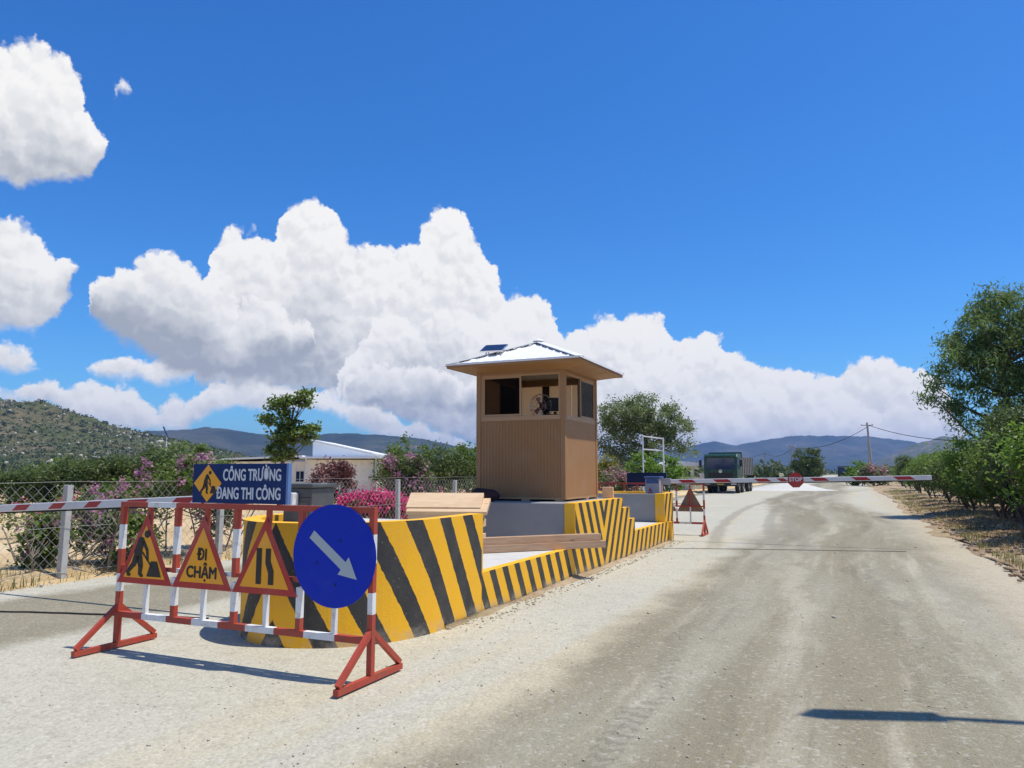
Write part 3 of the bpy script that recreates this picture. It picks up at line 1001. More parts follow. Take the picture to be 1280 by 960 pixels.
def nose_path(y_flat, y_tip, sgn, nseg=44):
    """half-ellipse round one end; sgn -1 for the end near the camera."""
    pts = []
    cx, a, b = -WID / 2, WID / 2, abs(y_tip - y_flat)
    for k in range(nseg + 1):
        t = math.pi * k / nseg
        pts.append((cx - a * math.cos(t), y_flat + sgn * b * math.sin(t)))
    return pts


# near end: travel anticlockwise seen from above keeps the inside on the left
p1 = [(-WID, -0.74)] + nose_path(-1.62, -2.92, -1) + [(0.0, -0.74)]
s1 = arc_len(p1)
mid1 = s1[-1] / 2
PER1 = 0.50
striped_wall('nose_wall', p1, 0.0, HT, 0.16, lambda i, z: (abs(s1[i] - mid1) + K * z) / PER1 + 0.17, ISL)
p2 = [(0.0, 8.56)] + list(reversed(nose_path(9.3, 10.5, 1))) + [(-WID, 8.56)]
s2 = arc_len(p2)
mid2 = s2[-1] / 2
striped_wall('nose_wall', p2, HW + 0.003, HT - 0.02, 0.16, lambda i, z: (abs(s2[i] - mid2) + K * z) / 0.4, ISL)
p2b = [(0.06, 8.9)] + [(x * 1.0 + 0.0, y) for x, y in list(reversed(nose_path(9.25, 10.6, 1)))] + [(-WID - 0.06, 8.9)]
s2b = arc_len(p2b)
striped_wall('nose_kerb', p2b, 0.0, HW - 0.01, 0.2, lambda i, z: (abs(s2b[i] - s2b[-1] / 2) + K * z) / 0.4, ISL)
# cross walls closing both ends, painted grey with a yellow edge
MB().box(-WID + 0.162, -0.90, HW, -0.162, -0.745, HT - 0.09).build('cross_wall', M['grey'], ISL, 0.006)
MB().box(-WID + 0.21, 8.565, HW, -0.22, 8.70, HT - 0.03).build('cross_wall', M['grey'], ISL, 0.006)
MB().box(-0.218, 8.54, HW, -0.004, 8.69, HT - 0.016).build('wall_end', M['yellow'], ISL, 0.006)
MB().box(-0.166, -0.742, HW, -0.004, -0.70, HT - 0.006).build('wall_end', M['yellow'], ISL, 0.004)

# long low wall on the road side: chevrons meet at VC
VC, PERL = 3.93, 0.352


def side_coord(y, z):
    return (abs(y - VC) - K * z) / PERL + 0.5


def side_wall(name, ys, y0, y1, z0, z1, thick, x=0.0, top=None):
    m = MB()
    ys = [y0] + ([VC] if y0 < VC < y1 else []) + [y1]
    for a, b in zip(ys, ys[1:]):
        m.add([(x, a, z0), (x, b, z0), (x, b, z1), (x, a, z1)], [(0, 1, 2, 3)],
              [[(side_coord(a, z0), 0), (side_coord(b, z0), 0), (side_coord(b, z1), 1), (side_coord(a, z1), 1)]])
    m.add([(x, y0, z1), (x, y1, z1), (x - thick, y1, z1), (x - thick, y0, z1)], [(0, 1, 2, 3)])
    m.add([(x, y0, z0), (x, y0, z1), (x - thick, y0, z1), (x - thick, y0, z0)], [(0, 1, 2, 3)])
    m.add([(x, y1, z1), (x, y1, z0), (x - thick, y1, z0), (x - thick, y1, z1)], [(0, 1, 2, 3)])
    m.add([(x - thick, y1, z0), (x - thick, y0, z0), (x - thick, y0, z1), (x - thick, y1, z1)], [(0, 1, 2, 3)])
    return m.build(name, M['stripe'], ISL)


side_wall('low_wall', None, -0.738, 9.05, 0.0, HW, 0.12, 0.002)
side_wall('pedestal_wall', None, 2.46, 5.08, HW + 0.002, HT - 0.006, 0.17)
side_wall('step_wall', None, 5.083, 5.55, HW + 0.002, 0.94, 0.17)
side_wall('step_wall', None, 5.553, 5.93, HW + 0.002, 0.715, 0.17)
MB().box(-0.172, 2.445, HW, -0.003, 2.458, HT - 0.009).build('wall_end', M['yellow'], ISL)
# platform, pedestal and steps
MB().box(-WID, -0.70, 0.0, -0.122, 9.0, HW - 0.006).build('platform', M['concrete'], ISL, 0.01)
fl = [(x + (-WID / 2 - x) * 0.165, y + 0.165 * (1 if y < -1.62 else 0)) for x, y in nose_path(-1.62, -2.92, -1)]
MB().prism([(-WID + 0.165, -0.903)] + fl + [(-0.165, -0.903)], 'z', 0.0, HT - 0.085).build('nose_top', M['concrete'], ISL)
MB().box(-WID + 0.3, 8.72, HW - 0.005, -0.3, 10.2, 0.55).build('nose_floor', M['concrete'], ISL)
MB().box(-WID, 2.462, HW - 0.004, -0.174, 5.07, HT - 0.01).build('pedestal', M['grey'], ISL, 0.012)
MB().box(-WID, 5.09, HW - 0.004, -0.174, 5.54, 0.93).build('step', M['grey'], ISL, 0.012)
MB().box(-WID, 5.56, HW - 0.004, -0.174, 5.92, 0.70).build('step', M['grey'], ISL, 0.012)

# ------------------------------------------------------------------ guard booth
BA, BB = 1.63, 1.74                                    # across / along the road
BZ = HT - 0.008
BOOTH = empty('guard_booth', W(3.02 + BB / 2, 0.36 + BA / 2, BZ), ROADROT)
tag(BOOTH, 'beige sheet-metal guard booth with sliding windows and white hipped roof on grey pedestal', 'guard booth')
hx, hy = BA / 2, BB / 2
SILL, HEAD, TOPZ = 1.37, 2.13, 2.26


def ribbed(m, x0, x1, z0, z1, y, nrm, pitch=0.058, depth=0.012, axis='x'):
    """vertical ribs on a wall sheet, proud towards nrm"""
    n = max(1, round((x1 - x0) / pitch))
    p = (x1 - x0) / n
    prof = []
    for i in range(n):
        a = x0 + i * p
        prof += [(a, 0), (a + 0.55 * p, 0), (a + 0.65 * p, depth), (a + 0.90 * p, depth)]
    prof.append((x1, 0))
    for (a, da), (b, db) in zip(prof, prof[1:]):
        ya, yb = y + nrm * da, y + nrm * db
        if axis == 'x':
            q = [(a, ya, z0), (b, yb, z0), (b, yb, z1), (a, ya, z1)]
        else:
            q = [(ya, a, z0), (yb, b, z0), (yb, b, z1), (ya, a, z1)]
        m.add(q, [(0, 1, 2, 3)])
    # backing thickness
    t = y - nrm * 0.03
    if axis == 'x':
        m.add([(x0, t, z0), (x1, t, z0), (x1, t, z1), (x0, t, z1)], [(3, 2, 1, 0)])
    else:
        m.add([(t, x0, z0), (t, x1, z0), (t, x1, z1), (t, x0, z1)], [(3, 2, 1, 0)])
    return m


PW = 0.085
for sx in (-1, 1):
    for sy in (-1, 1):
        MB().box(sx * hx - (PW if sx > 0 else 0), sy * hy - (PW if sy > 0 else 0), 0.03, sx * hx + (PW if sx < 0 else 0), sy * hy + (PW if sy < 0 else 0), TOPZ).build('corner_post', M['booth'], BOOTH, 0.004)
# lower wall sheets
ribbed(MB(), -hx + PW, hx - PW, 0.06, SILL - 0.03, -hy + 0.018, -1).build('wall_panel', M['booth'], BOOTH)
MB().box(hx - 0.045, -hy + PW, 0.06, hx - 0.012, hy - PW, SILL - 0.03).build('wall_panel', M['booth'], BOOTH)
ribbed(MB(), -hx + PW, hx - PW, 0.06, SILL - 0.03, hy - 0.018, 1).build('wall_panel', M['booth'], BOOTH)
ribbed(MB(), -hy + PW, hy - PW, 0.06, SILL - 0.03, -hx + 0.018, -1, axis='y').build('wall_panel', M['booth'], BOOTH)
# base rail on timber packers
MB().box(-hx + 0.01, -hy + 0.012, 0.03, hx - 0.008, hy - 0.012, 0.06).build('base_rail', M['frame'], BOOTH)
for x, y in ((-0.6, -hy + 0.05), (0.1, -hy + 0.05), (hx - 0.12, -hy + 0.05), (hx - 0.06, 0.2), (hx - 0.06, hy - 0.1), (-0.6, hy - 0.1)):
    MB().box(x - 0.07, y - 0.035, 0.0, x + 0.07, y + 0.035, 0.029).build('packer', M['beam'], BOOTH)
# window bands on the four sides
for side in range(4):
    L = (hx if side in (0, 2) else hy) - PW
    rot = [0, math.pi / 2, math.pi, -math.pi / 2][side]
    off = (hy if side in (0, 2) else hx) - 0.012       # outer face distance
    cs, sn = math.cos(rot), math.sin(rot)

    def place(o):
        o.matrix_local = Matrix.Rotation(rot, 4, 'Z')
        return o
    y1, y0 = -off + 0.05, -off
    place(MB().box(-L + 0.001, y0, SILL - 0.028, L - 0.001, y1, SILL + 0.05).build('window_sill', M['frame'], BOOTH, 0.003))
    place(MB().box(-L + 0.001, y0, HEAD, L - 0.001, y1, TOPZ - 0.002).build('lintel', M['booth'], BOOTH, 0.003))
    fr = place(MB().box(-L + 0.002, y0 + 0.004, SILL + 0.052, -L + 0.032, y1, HEAD - 0.002).box(L - 0.032, y0 + 0.004, SILL + 0.052, L - 0.002, y1, HEAD - 0.002)
               .box(-L + 0.034, y0 + 0.004, HEAD - 0.03, L - 0.034, y1, HEAD - 0.002).build('window_frame', M['frame'], BOOTH))
    if side in (0, 1, 3):
        # one tinted sash closed, the other slid behind it
        x0, x1 = (-L + 0.034, 0.02) if side in (0,) else ((0.0, L - 0.034) if side == 1 else (-L + 0.034, 0.0))
        sash = place(MB().box(x0, y0 + 0.012, SILL + 0.052, x0 + 0.03, y0 + 0.03, HEAD - 0.032).box(x1 - 0.03, y0 + 0.012, SILL + 0.052, x1, y0 + 0.03, HEAD - 0.032)
                     .box(x0 + 0.03, y0 + 0.012, SILL + 0.052, x1 - 0.03, y0 + 0.03, SILL + 0.085).box(x0 + 0.03, y0 + 0.012, HEAD - 0.06, x1 - 0.03, y0 + 0.03, HEAD - 0.032)
                     .build('sash', M['frame'], BOOTH))
        place(MB().box(x0 + 0.03, y0 + 0.018, SILL + 0.085, x1 - 0.03, y0 + 0.023, HEAD - 0.06).build('window_pane', M['glass'], BOOTH))
    if side == 1:
        place(MB().box(-0.06, y0 + 0.03, SILL + 0.052, 0.0, y1 - 0.001, HEAD - 0.032).build('mullion', M['dkbrown'], BOOTH))
    if side == 2:
        # back window covered by cream blinds, one dark stile
        for a, b in ((-L + 0.034, -0.33), (-0.33, 0.12), (0.26, L - 0.034)):
            place(MB().box(a, y0 + 0.03, SILL + 0.052, b - 0.004, y0 + 0.034, HEAD - 0.032).build('window_blind', M['blind'], BOOTH))
        place(MB().box(0.12, y0 + 0.01, SILL + 0.052, 0.255, y1 - 0.001, HEAD - 0.032).build('mullion', M['dkbrown'], BOOTH))
    if side == 3:
        place(MB().box(0.02, y0 + 0.03, SILL + 0.052, L - 0.034, y0 + 0.034, HEAD - 0.032).build('window_blind', M['blind'], BOOTH))
MB().box(-hx + 0.05, -hy + 0.05, 0.20, hx - 0.05, hy - 0.05, 0.24).build('floor', M['inner'], BOOTH)
MB().box(-hx + 0.05, -hy + 0.06, TOPZ - 0.03, hx - 0.06, hy - 0.06, TOPZ - 0.005).build('ceiling', M['ceiling'], BOOTH)
# roof: soffit tray, fascia, four ribbed sheets, hip caps
OVX, OVY = 0.39, 0.36
RX, RY, EZ, AZ_ = hx + OVX, hy + OVY, 2.255, 2.76
m = MB()
ring_o = [(-RX, -RY), (RX, -RY), (RX, RY), (-RX, RY)]
ring_i = [(-hx - 0.002, -hy - 0.002), (hx + 0.002, -hy - 0.002), (hx + 0.002, hy + 0.002), (-hx - 0.002, hy + 0.002)]
for i in range(4):
    j = (i + 1) % 4
    m.add([(*ring_o[i], EZ), (*ring_o[j], EZ), (*ring_i[j], EZ - 0.085), (*ring_i[i], EZ - 0.085)], [(3, 2, 1, 0)])
m.build('soffit', M['booth'], BOOTH)
m = MB()
for i in range(4):
    a, b = Vector((*ring_o[i], EZ + 0.012)), Vector((*ring_o[(i + 1) % 4], EZ + 0.012))
    m.bar(a, b, 0.012, 0.045)
m.build('fascia', M['booth'], BOOTH)
m = MB()
for i in range(4):
    a, b = Vector((*ring_o[i], EZ + 0.046)) * 1.0, Vector((*ring_o[(i + 1) % 4], EZ + 0.046))
    n_ = (b - a).cross(Vector((0, 0, 1))).normalized()
    m.bar(a + n_ * 0.034, b + n_ * 0.034, 0.006, 0.034)
m.build('drip_edge', M['roofw'], BOOTH)
for i in range(4):
    half, out = (RX, RY) if i in (0, 2) else (RY, RX)
    pitch = 0.20
    n = round(2 * half / pitch)
    p = 2 * half / n
    prof = []
    for k in range(n):
        a = -half + k * p
        prof += [(a, 0.0), (a + 0.62 * p, 0.0), (a + 0.74 * p, 0.014), (a + 0.90 * p, 0.014)]
    prof.append((half, 0.0))
    if not any(abs(q[0]) < 1e-4 for q in prof):
        prof = sorted(prof + [(0.0, np.interp(0.0, [q[0] for q in prof], [q[1] for q in prof]))])
    m = MB()
    z0 = EZ + 0.036
    for (a, ha), (b, hb) in zip(prof, prof[1:]):
        def pt(s, h, top):
            t = (1 - abs(s) / half) if top else 0.0
            return (s, -(out + 0.03 * (1 - t)) * (1 - t) if True else 0, z0 + (AZ_ - EZ) * t + h)
        m.add([pt(a, ha, 0), pt(b, hb, 0), pt(b, hb, 1), pt(a, ha, 1)], [(0, 1, 2, 3)])
    o = m.build('roof_sheet', M['roofw'], BOOTH)
    o.matrix_local = Matrix.Rotation(i * math.pi / 2, 4, 'Z')
for sx, sy in ((-1, -1), (1, -1), (1, 1), (-1, 1)):
    a = Vector((sx * RX, sy * RY, EZ + 0.058))
    b = Vector((0, 0, AZ_ + 0.062))
    MB().bar(a, b, 0.15, 0.012).build('hip_cap', M['roofw'], BOOTH)
    m = MB()
    d = (b - a)
    nn = 11
    side = d.cross(Vector((0, 0, 1))).normalized()
    for k in range(nn):
        for sd in (-1, 1):
            c = a + d * ((k + 0.5) / nn) + side * sd * 0.072 + Vector((0, 0, -0.013))
            m.bar(c - d.normalized() * 0.035, c + d.normalized() * 0.03, 0.005, 0.007)
    tag(m.build('gap_shade_bar', M['gap_shade'], BOOTH), kind='stuff')  # dark bars put in for the shaded rib gaps under the cap
MB().lathe([(0.0, 0.05), (0.07, 0.03), (0.11, 0.0)], (0, 0, AZ_ + 0.07), 10).build('roof_finial', M['roofw'], BOOTH)

# things inside the booth
FLOORZ = BZ + 0.24


def booth_pt(x, y, z=0.0):
    c, s = math.cos(ROADROT), math.sin(ROADROT)
    return BOOTH.location + Vector((x * c - y * s, x * s + y * c, z))


FAN = empty('pedestal_fan', booth_pt(0.02, 0.1, 0.241), ROADROT)
tag(FAN, 'round caged pedestal fan seen through the open booth window', 'fan')
MB().lathe([(0.0, 0), (0.17, 0), (0.17, 0.02), (0.03, 0.05)], (0, 0, 0), 20).build('base', M['fanw'], FAN)
MB().tube([(0, 0, 0.04), (0, 0, 1.3)], 0.014).build('pole', M['chrome'], FAN)
MB().lathe([(0.0, -0.08), (0.06, -0.06), (0.06, 0.06), (0.0, 0.08)], (0, 0.03, 1.42), 12).build('motor', M['fanw'], FAN)
m = MB()
for r_, yy in ((0.21, -0.05), (0.21, 0.02), (0.12, -0.07), (0.06, -0.08)):
    m.tube([(r_ * math.cos(a), yy - 0.03, 1.42 + r_ * math.sin(a)) for a in np.linspace(0, 2 * math.pi, 33)], 0.005, 5, False)
for k in range(16):
    a = k * math.pi / 8
    m.tube([(0.05 * math.cos(a), -0.11, 1.42 + 0.05 * math.sin(a)), (0.21 * math.cos(a), -0.08, 1.42 + 0.21 * math.sin(a)), (0.21 * math.cos(a), -0.01, 1.42 + 0.21 * math.sin(a))], 0.0025, 4, False)
m.build('cage', M['chrome'], FAN)
m = MB()
for k in range(3):
    a0 = k * 2 * math.pi / 3
    pts = [(0.03, -0.25), (0.16, -0.5), (0.18, 0.1), (0.06, 0.35)]
    m.add([(r_ * math.cos(a0 + da), -0.06 + 0.02 * da, 1.42 + r_ * math.sin(a0 + da)) for r_, da in pts], [(0, 1, 2, 3)])
m.build('blade', M['pinkbox'], FAN)
CH = empty('office_chair', booth_pt(0.36, -0.05, 0.30), ROADROT + 0.5)
tag(CH, 'black office chair with headrest behind the booth window', 'chair')
MB().cbox((0, 0, 0.48), (0.48, 0.46, 0.08)).build('seat', M['chair'], CH, 0.03)
MB().cbox((0, 0.2, 0.9), (0.42, 0.06, 0.62)).build('backrest', M['chair'], CH, 0.025)
MB().prism([(-0.13, 1.26), (0.13, 1.26), (0.17, 1.42), (0.11, 1.50), (-0.11, 1.50), (-0.17, 1.42)], 'y', 0.13, 0.2).build('headrest', M['chair'], CH, 0.02)
MB().bar((0, 0.2, 1.1), (0, 0.2, 1.25), 0.05).build('headrest_stem', M['chair'], CH)
MB().tube([(0, 0, 0.1), (0, 0, 0.45)], 0.03).build('gas_lift', M['chair'], CH)
for k in range(5):
    a = k * 2 * math.pi / 5
    MB().bar((0, 0, 0.1), (0.28 * math.cos(a), 0.28 * math.sin(a), 0.06), 0.04).build('foot', M['chair'], CH)
for sx in (-1, 1):
    MB().bar((sx * 0.26, 0.1, 0.48), (sx * 0.26, 0.1, 0.7), 0.03).bar((sx * 0.26, -0.1, 0.71), (sx * 0.26, 0.18, 0.71), 0.05, 0.03).build('armrest', M['chair'], CH)
DK = empty('desk', booth_pt(-0.05, -0.58, 0.241), ROADROT)
tag(DK, 'small wooden desk under the booth front window', 'desk')
MB().box(-0.68, -0.16, 0.72, 0.68, 0.18, 0.75).build('desk_top', M['beam'], DK, 0.004)
for x in (-0.64, 0.64):
    for y in (-0.12, 0.14):
        MB().box(x - 0.02, y - 0.02, 0.0, x + 0.02, y + 0.02, 0.72).build('leg', M['dkbrown'], DK)
LB = MB().lathe([(0.0, 0), (0.075, 0.0), (0.08, 0.12), (0.05, 0.17), (0.02, 0.19), (0.018, 0.22), (0.0, 0.22)], (0, 0, 0), 12).build('kettle', M['chair'], None, 0, True, booth_pt(-0.6, -0.52, 0.992))
tag(LB, 'small dark kettle on the desk behind tinted glass', 'kettle')

# solar panel on the roof
SP = empty('solar_panel', (-0.60, -0.62, 2.42), math.radians(8))
SP.parent = BOOTH
SP['label'] = 'small dark solar panel propped on a bracket'
tilt = Matrix.Translation((0, 0, 0.23)) @ Matrix.Rotation(math.radians(25), 4, 'X')
o = MB().box(-0.21, -0.2, -0.012, 0.21, 0.2, 0.012).build('panel_frame', M['chrome'], SP)
o.matrix_local = tilt
for k in range(4):
    o = MB().box(-0.195, -0.185 + k * 0.094, 0.0125, 0.195, -0.185 + k * 0.094 + 0.088, 0.016).build('cell', M['cell'], SP)
    o.matrix_local = tilt
for x in (-0.12, 0.08):
    MB().tube([(x, -0.1, 0.0), (x, -0.06, 0.2)], 0.01, 6).tube([(x, 0.16, 0.08), (x, 0.0, 0.22)], 0.01, 6).build('bracket', M['chrome'], SP)


# ------------------------------------------------------------------ barrier gates
def gate(name, base, rz, boom_a, boom_b, label, cab_mat, cap_mat, cab, bands, stop=None, extra=None):
    """base: world point of the cabinet foot; boom_a / boom_b: ends of the boom in world space; bands: metres along the boom."""
    g = empty(name, base, rz)
    tag(g, label, 'barrier gate', 'boom gates on the island')
    w, d, h = cab
    MB().box(-w / 2, -d / 2, 0.0, w / 2, d / 2, h).build('cabinet', cab_mat, g, 0.012)
    MB().box(-w / 2 - 0.025, -d / 2 - 0.025, h + 0.002, w / 2 + 0.025, d / 2 + 0.025, h + 0.045).build('cabinet_cap', cap_mat, g, 0.012)
    MB().box(-w / 2 + 0.04, -d / 2 - 0.008, h * 0.1, w / 2 - 0.04, -d / 2 - 0.001, h * 0.62).build('cabinet_door', cab_mat, g, 0.003)
    inv = (Matrix.Translation(base) @ Matrix.Rotation(rz, 4, 'Z')).inverted()
    a, b = inv @ Vector(boom_a), inv @ Vector(boom_b)
    dr = (b - a).normalized()
    L = (b - a).length
    bh, bt = 0.098, 0.045
    boom = MB().bar(a, b, bt, bh).build('boom', M['boomwhite'], g, 0.008)
    up = Vector((0, 0, 1)) - dr * dr.z
    up.normalize()
    side = dr.cross(up)
    for (p, q) in bands:
        m = MB()
        for s in (-1, 1):
            o0 = side * s * (bt / 2 + 0.0015)
            sk = 0.05 * s
            vs = [a + dr * (p + 0.05) + up * -0.036 + o0, a + dr * (q + 0.05) + up * -0.036 + o0, a + dr * (q - 0.05) + up * 0.036 + o0, a + dr * (p - 0.05) + up * 0.036 + o0]
            m.add(vs + [v_ + side * s * 0.0015 for v_ in vs], [(0, 1, 2, 3), (4, 5, 6, 7), (0, 1, 5, 4), (1, 2, 6, 5), (2, 3, 7, 6), (3, 0, 4, 7)])
        m.build('red_band', M['boomred'], boom)
    lo = up * -(bh / 2 + 0.012)
    MB().bar(a + lo + dr * 0.1, b + lo, 0.03, 0.02).build('rubber_edge', M['rubber'], boom)
    MB().bar(a - dr * 0.16, a + dr * 0.2, 0.075, 0.15).build('boom_clamp', cab_mat, g, 0.006)
    return g, boom, a, dr, up, side


def text_mesh(txt, size, mat_, parent, name='lettering', mx=None, width=None, bold=0.0, align='CENTER', ext=0.001):
    """lettering as one mesh; bold strokes come from close-set copies, each a hair above the last"""
    cu = bpy.data.curves.new(name, 'FONT')
    cu.body = txt
    cu.size = size
    cu.align_x = align
    cu.align_y = 'CENTER'
    cu.extrude = ext
    cu.resolution_u = 4
    to = bpy.data.objects.new(name, cu)
    COL.objects.link(to)
    bpy.context.view_layer.update()
    dg = bpy.context.evaluated_depsgraph_get()
    me = bpy.data.meshes.new_from_object(to.evaluated_get(dg))
    bpy.data.objects.remove(to)
    co = np.zeros(len(me.vertices) * 3)
    me.vertices.foreach_get('co', co)
    co = co.reshape(-1, 3)
    fs = [list(p.vertices) for p in me.polygons]
    if width:
        co[:, 0] *= width / (co[:, 0].max() - co[:, 0].min())
    m_ = MB()
    offs = [(0, 0)] if not bold else [(-bold, 0), (bold, 0), (0, -bold), (0, bold), (-bold * .7, bold * .7), (bold * .7, -bold * .7)]
    for k, (dx, dy) in enumerate(offs):
        m_.add(co + np.array([dx, dy, k * 0.0002]), fs)
    o = m_.build(name, mat_, parent)
    o.matrix_local = mx or Matrix.Identity(4)
    return o


def basis(x, y, o):
    """matrix whose local x, y axes are the given directions"""
    x = Vector(x).normalized()
    y = Vector(y).normalized()
    z = x.cross(y)
    return Matrix((( x.x, y.x, z.x, o[0]), (x.y, y.y, z.y, o[1]), (x.z, y.z, z.z, o[2]), (0, 0, 0, 1)))


c1 = W(-1.86, 1.55, HT - 0.084)
a1 = Vector((-2.33, 8.22, 1.345))
b1 = a1 + (Vector((-7.01, 10.31, 1.105)) - a1) * 1.12
n1 = (b1 - a1).length
g1, boom1, *_ = gate('barrier_gate', c1, ROADROT, a1, b1, 'barrier gate with dark grey cabinet, its boom reaching over the lane by the fence', M['cabgrey'], M['cabgrey'], (0.38, 0.38, 0.385),
                     [(0.9, 1.2), (1.55, 1.85), (2.32, 2.66), (3.13, 3.37), (3.8, 4.05), (4.5, 4.78), (5.15, 5.45)])
MB().box(-0.085, -0.29, 0.20, 0.02, -0.195, 0.335).build('motor_cover', M['white'], g1, 0.01)
MB().box(-0.06, -0.2912, 0.25, -0.02, -0.2901, 0.285).build('keyhole', M['black'], g1)
MB().box(-0.19, -0.1935, 0.28, 0.19, -0.191, 0.286).build('door_seam', M['black'], g1)

c2 = W(9.32, 0.42, 0.551)
a2 = Vector((3.60, 17.92, 1.372))
b2 = Vector((8.72, 15.58, 1.484))
g2, boom2, A2, D2, U2, S2 = gate('barrier_gate', c2, ROADROT, a2, b2, 'barrier gate with light grey cabinet and stop sign on its boom across the road', M['cablight'], M['cabblue'], (0.34, 0.34, 0.90),
                                 [(0.42, 0.75), (1.22, 1.56), (2.14, 2.42), (2.62, 2.78), (3.32, 3.62), (4.15, 4.45), (4.95, 5.28)])
MB().box(-0.15, -0.182, 0.78, 0.15, -0.172, 0.89).build('blue_band', M['cabblue'], g2)
m = MB().prism([(-0.09, 0.60), (-0.01, 0.60), (-0.05, 0.68)], 'y', -0.183, -0.179)
for k in range(2):
    m.box(-0.1, -0.183, 0.50 + k * 0.045, 0.0, -0.179, 0.525 + k * 0.045)
m.build('warning_sticker', M['signred'], g2)
# STOP octagon hung on the boom, facing back down the road
inv2 = None
so = A2 + D2 * 2.98 + U2 * -0.01
fd = -S2 if (g2.matrix_basis.to_3x3() @ S2).y > 0 else S2   # towards the camera side
octo = []
for k in range(8):
    t = math.pi / 8 + k * math.pi / 4
    octo.append((0.175 * math.cos(t), 0.175 * math.sin(t)))
mx = basis(D2, U2, so + fd * 0.03)
if mx.to_3x3().col[2].dot(fd) < 0:
    mx = basis(-D2, U2, so + fd * 0.03)
st = MB().prism(octo, 'z', 0.0, 0.006).build('stop_sign', M['signred'], g2)
st.matrix_local = mx
ring = MB()
for k in range(8):
    p, q = octo[k], octo[(k + 1) % 8]
    ring.add([(p[0] * .93, p[1] * .93, .0075), (q[0] * .93, q[1] * .93, .0075), (q[0] * .88, q[1] * .88, .0075), (p[0] * .88, p[1] * .88, .0075)], [(0, 1, 2, 3)])
text_mesh('STOP', 0.125, M['signwhite'], st, mx=Matrix.Translation((0, 0.012, 0.008)), width=0.27, bold=0.005)
ring.build('border_line', M['signred'], st)


# ------------------------------------------------------------------ barricade with road-work signs
def triangle_sign(parent, cx, z0, side, hgt, art, front):
    """front = -1: faces local -y"""
    y = front * 0.032
    poly = [(cx - side / 2, z0), (cx + side / 2, z0), (cx, z0 + hgt)]
    sg = MB().prism(poly, 'y', y, y + front * 0.003).build('triangular_sign', M['signback'], parent)
    MB().prism(poly, 'y', y + front * 0.0032, y + front * 0.0045).build('sign_border', M['signred'], sg)
    k = 0.155
    cz = z0 + hgt / 3
    inner = [(cx + (p[0] - cx) * 0.75, cz + (p[1] - cz) * 0.75) for p in poly]
    yf = y + front * 0.0055
    MB().prism(inner, 'y', yf, yf + front * 0.001).build('sign_face', M['signyel'], sg)
    mx = Matrix(((1, 0, 0, cx), (0, 0, -1, yf - 0.003), (0, 1, 0, z0), (0, 0, 0, 1)))
    if art == 'man':
        pict = pictogram()
        o = pict.build('pictogram', M['black'], sg)
        o.matrix_local = mx @ Matrix.Translation((-0.012, 0.012, 0)) @ Matrix.Diagonal((1.12, 1.04, 1, 1))
    elif art == 'slow':
        text_mesh('ĐI', 0.135, M['black'], sg, mx=mx @ Matrix.Translation((0.0, 0.285, 0)), width=0.105, bold=0.004)
        text_mesh('CHẬM', 0.135, M['black'], sg, mx=mx @ Matrix.Translation((0.0, 0.135, 0)), width=0.34, bold=0.004)
    elif art == 'narrow':
        m_ = MB()
        m_.prism([(-0.085, 0.08), (-0.03, 0.08), (-0.03, 0.37), (-0.085, 0.37)], 'z', 0, 0.0015)
        m_.prism([(0.045, 0.08), (0.10, 0.08), (0.10, 0.19), (0.065, 0.27), (0.065, 0.37), (0.012, 0.37), (0.012, 0.25), (0.045, 0.17)], 'z', 0, 0.0015)
        o = m_.build('pictogram', M['black'], sg)
        o.matrix_local = mx
    return sg


def pictogram(s=1.0):
    """digging worker and a heap, drawn in a 0.6 m triangle; origin at the middle of its base"""
    m_ = MB()

    def limb(a, b, w0, w1):
        a, b = Vector((*a, 0)), Vector((*b, 0))
        d = (b - a).normalized()
        n_ = Vector((-d.y, d.x, 0))
        m_.add([a + n_ * w0 / 2, b + n_ * w1 / 2, b - n_ * w1 / 2, a - n_ * w0 / 2] + [q + Vector((0, 0, 0.0015)) for q in (a + n_ * w0 / 2, b + n_ * w1 / 2, b - n_ * w1 / 2, a - n_ * w0 / 2)],
               [(0, 1, 2, 3), (7, 6, 5, 4), (0, 4, 5, 1), (1, 5, 6, 2), (2, 6, 7, 3), (3, 7, 4, 0)])

    def disc(c, r_):
        m_.prism([(c[0] + r_ * math.cos(t), c[1] + r_ * math.sin(t)) for t in np.linspace(0, 2 * math.pi, 14)[:-1]], 'z', 0, 0.0014)
    disc((0.028, 0.412), 0.033)                        # head
    limb((-0.075, 0.235), (-0.03, 0.362), 0.085, 0.07)  # torso
    disc((-0.062, 0.235), 0.043)
    disc((-0.035, 0.352), 0.036)
    limb((-0.075, 0.23), (-0.115, 0.14), 0.07, 0.05)   # rear leg
    limb((-0.115, 0.15), (-0.185, 0.072), 0.048, 0.032)
    limb((-0.18, 0.065), (-0.14, 0.06), 0.03, 0.025)
    limb((-0.055, 0.23), (-0.03, 0.14), 0.07, 0.052)   # front leg
    limb((-0.03, 0.15), (-0.035, 0.06), 0.052, 0.036)
    limb((-0.035, 0.062), (0.0, 0.058), 0.028, 0.024)
    limb((-0.02, 0.36), (0.035, 0.275), 0.036, 0.028)      # arm
    limb((0.035, 0.28), (0.045, 0.19), 0.028, 0.022)
    limb((-0.02, 0.26), (0.10, 0.13), 0.014, 0.014)    # spade shaft
    m_.prism([(0.04, 0.055), (0.20, 0.055), (0.15, 0.185), (0.085, 0.185)], 'z', 0, 0.0015)   # heap
    return m_


BAY = 0.69


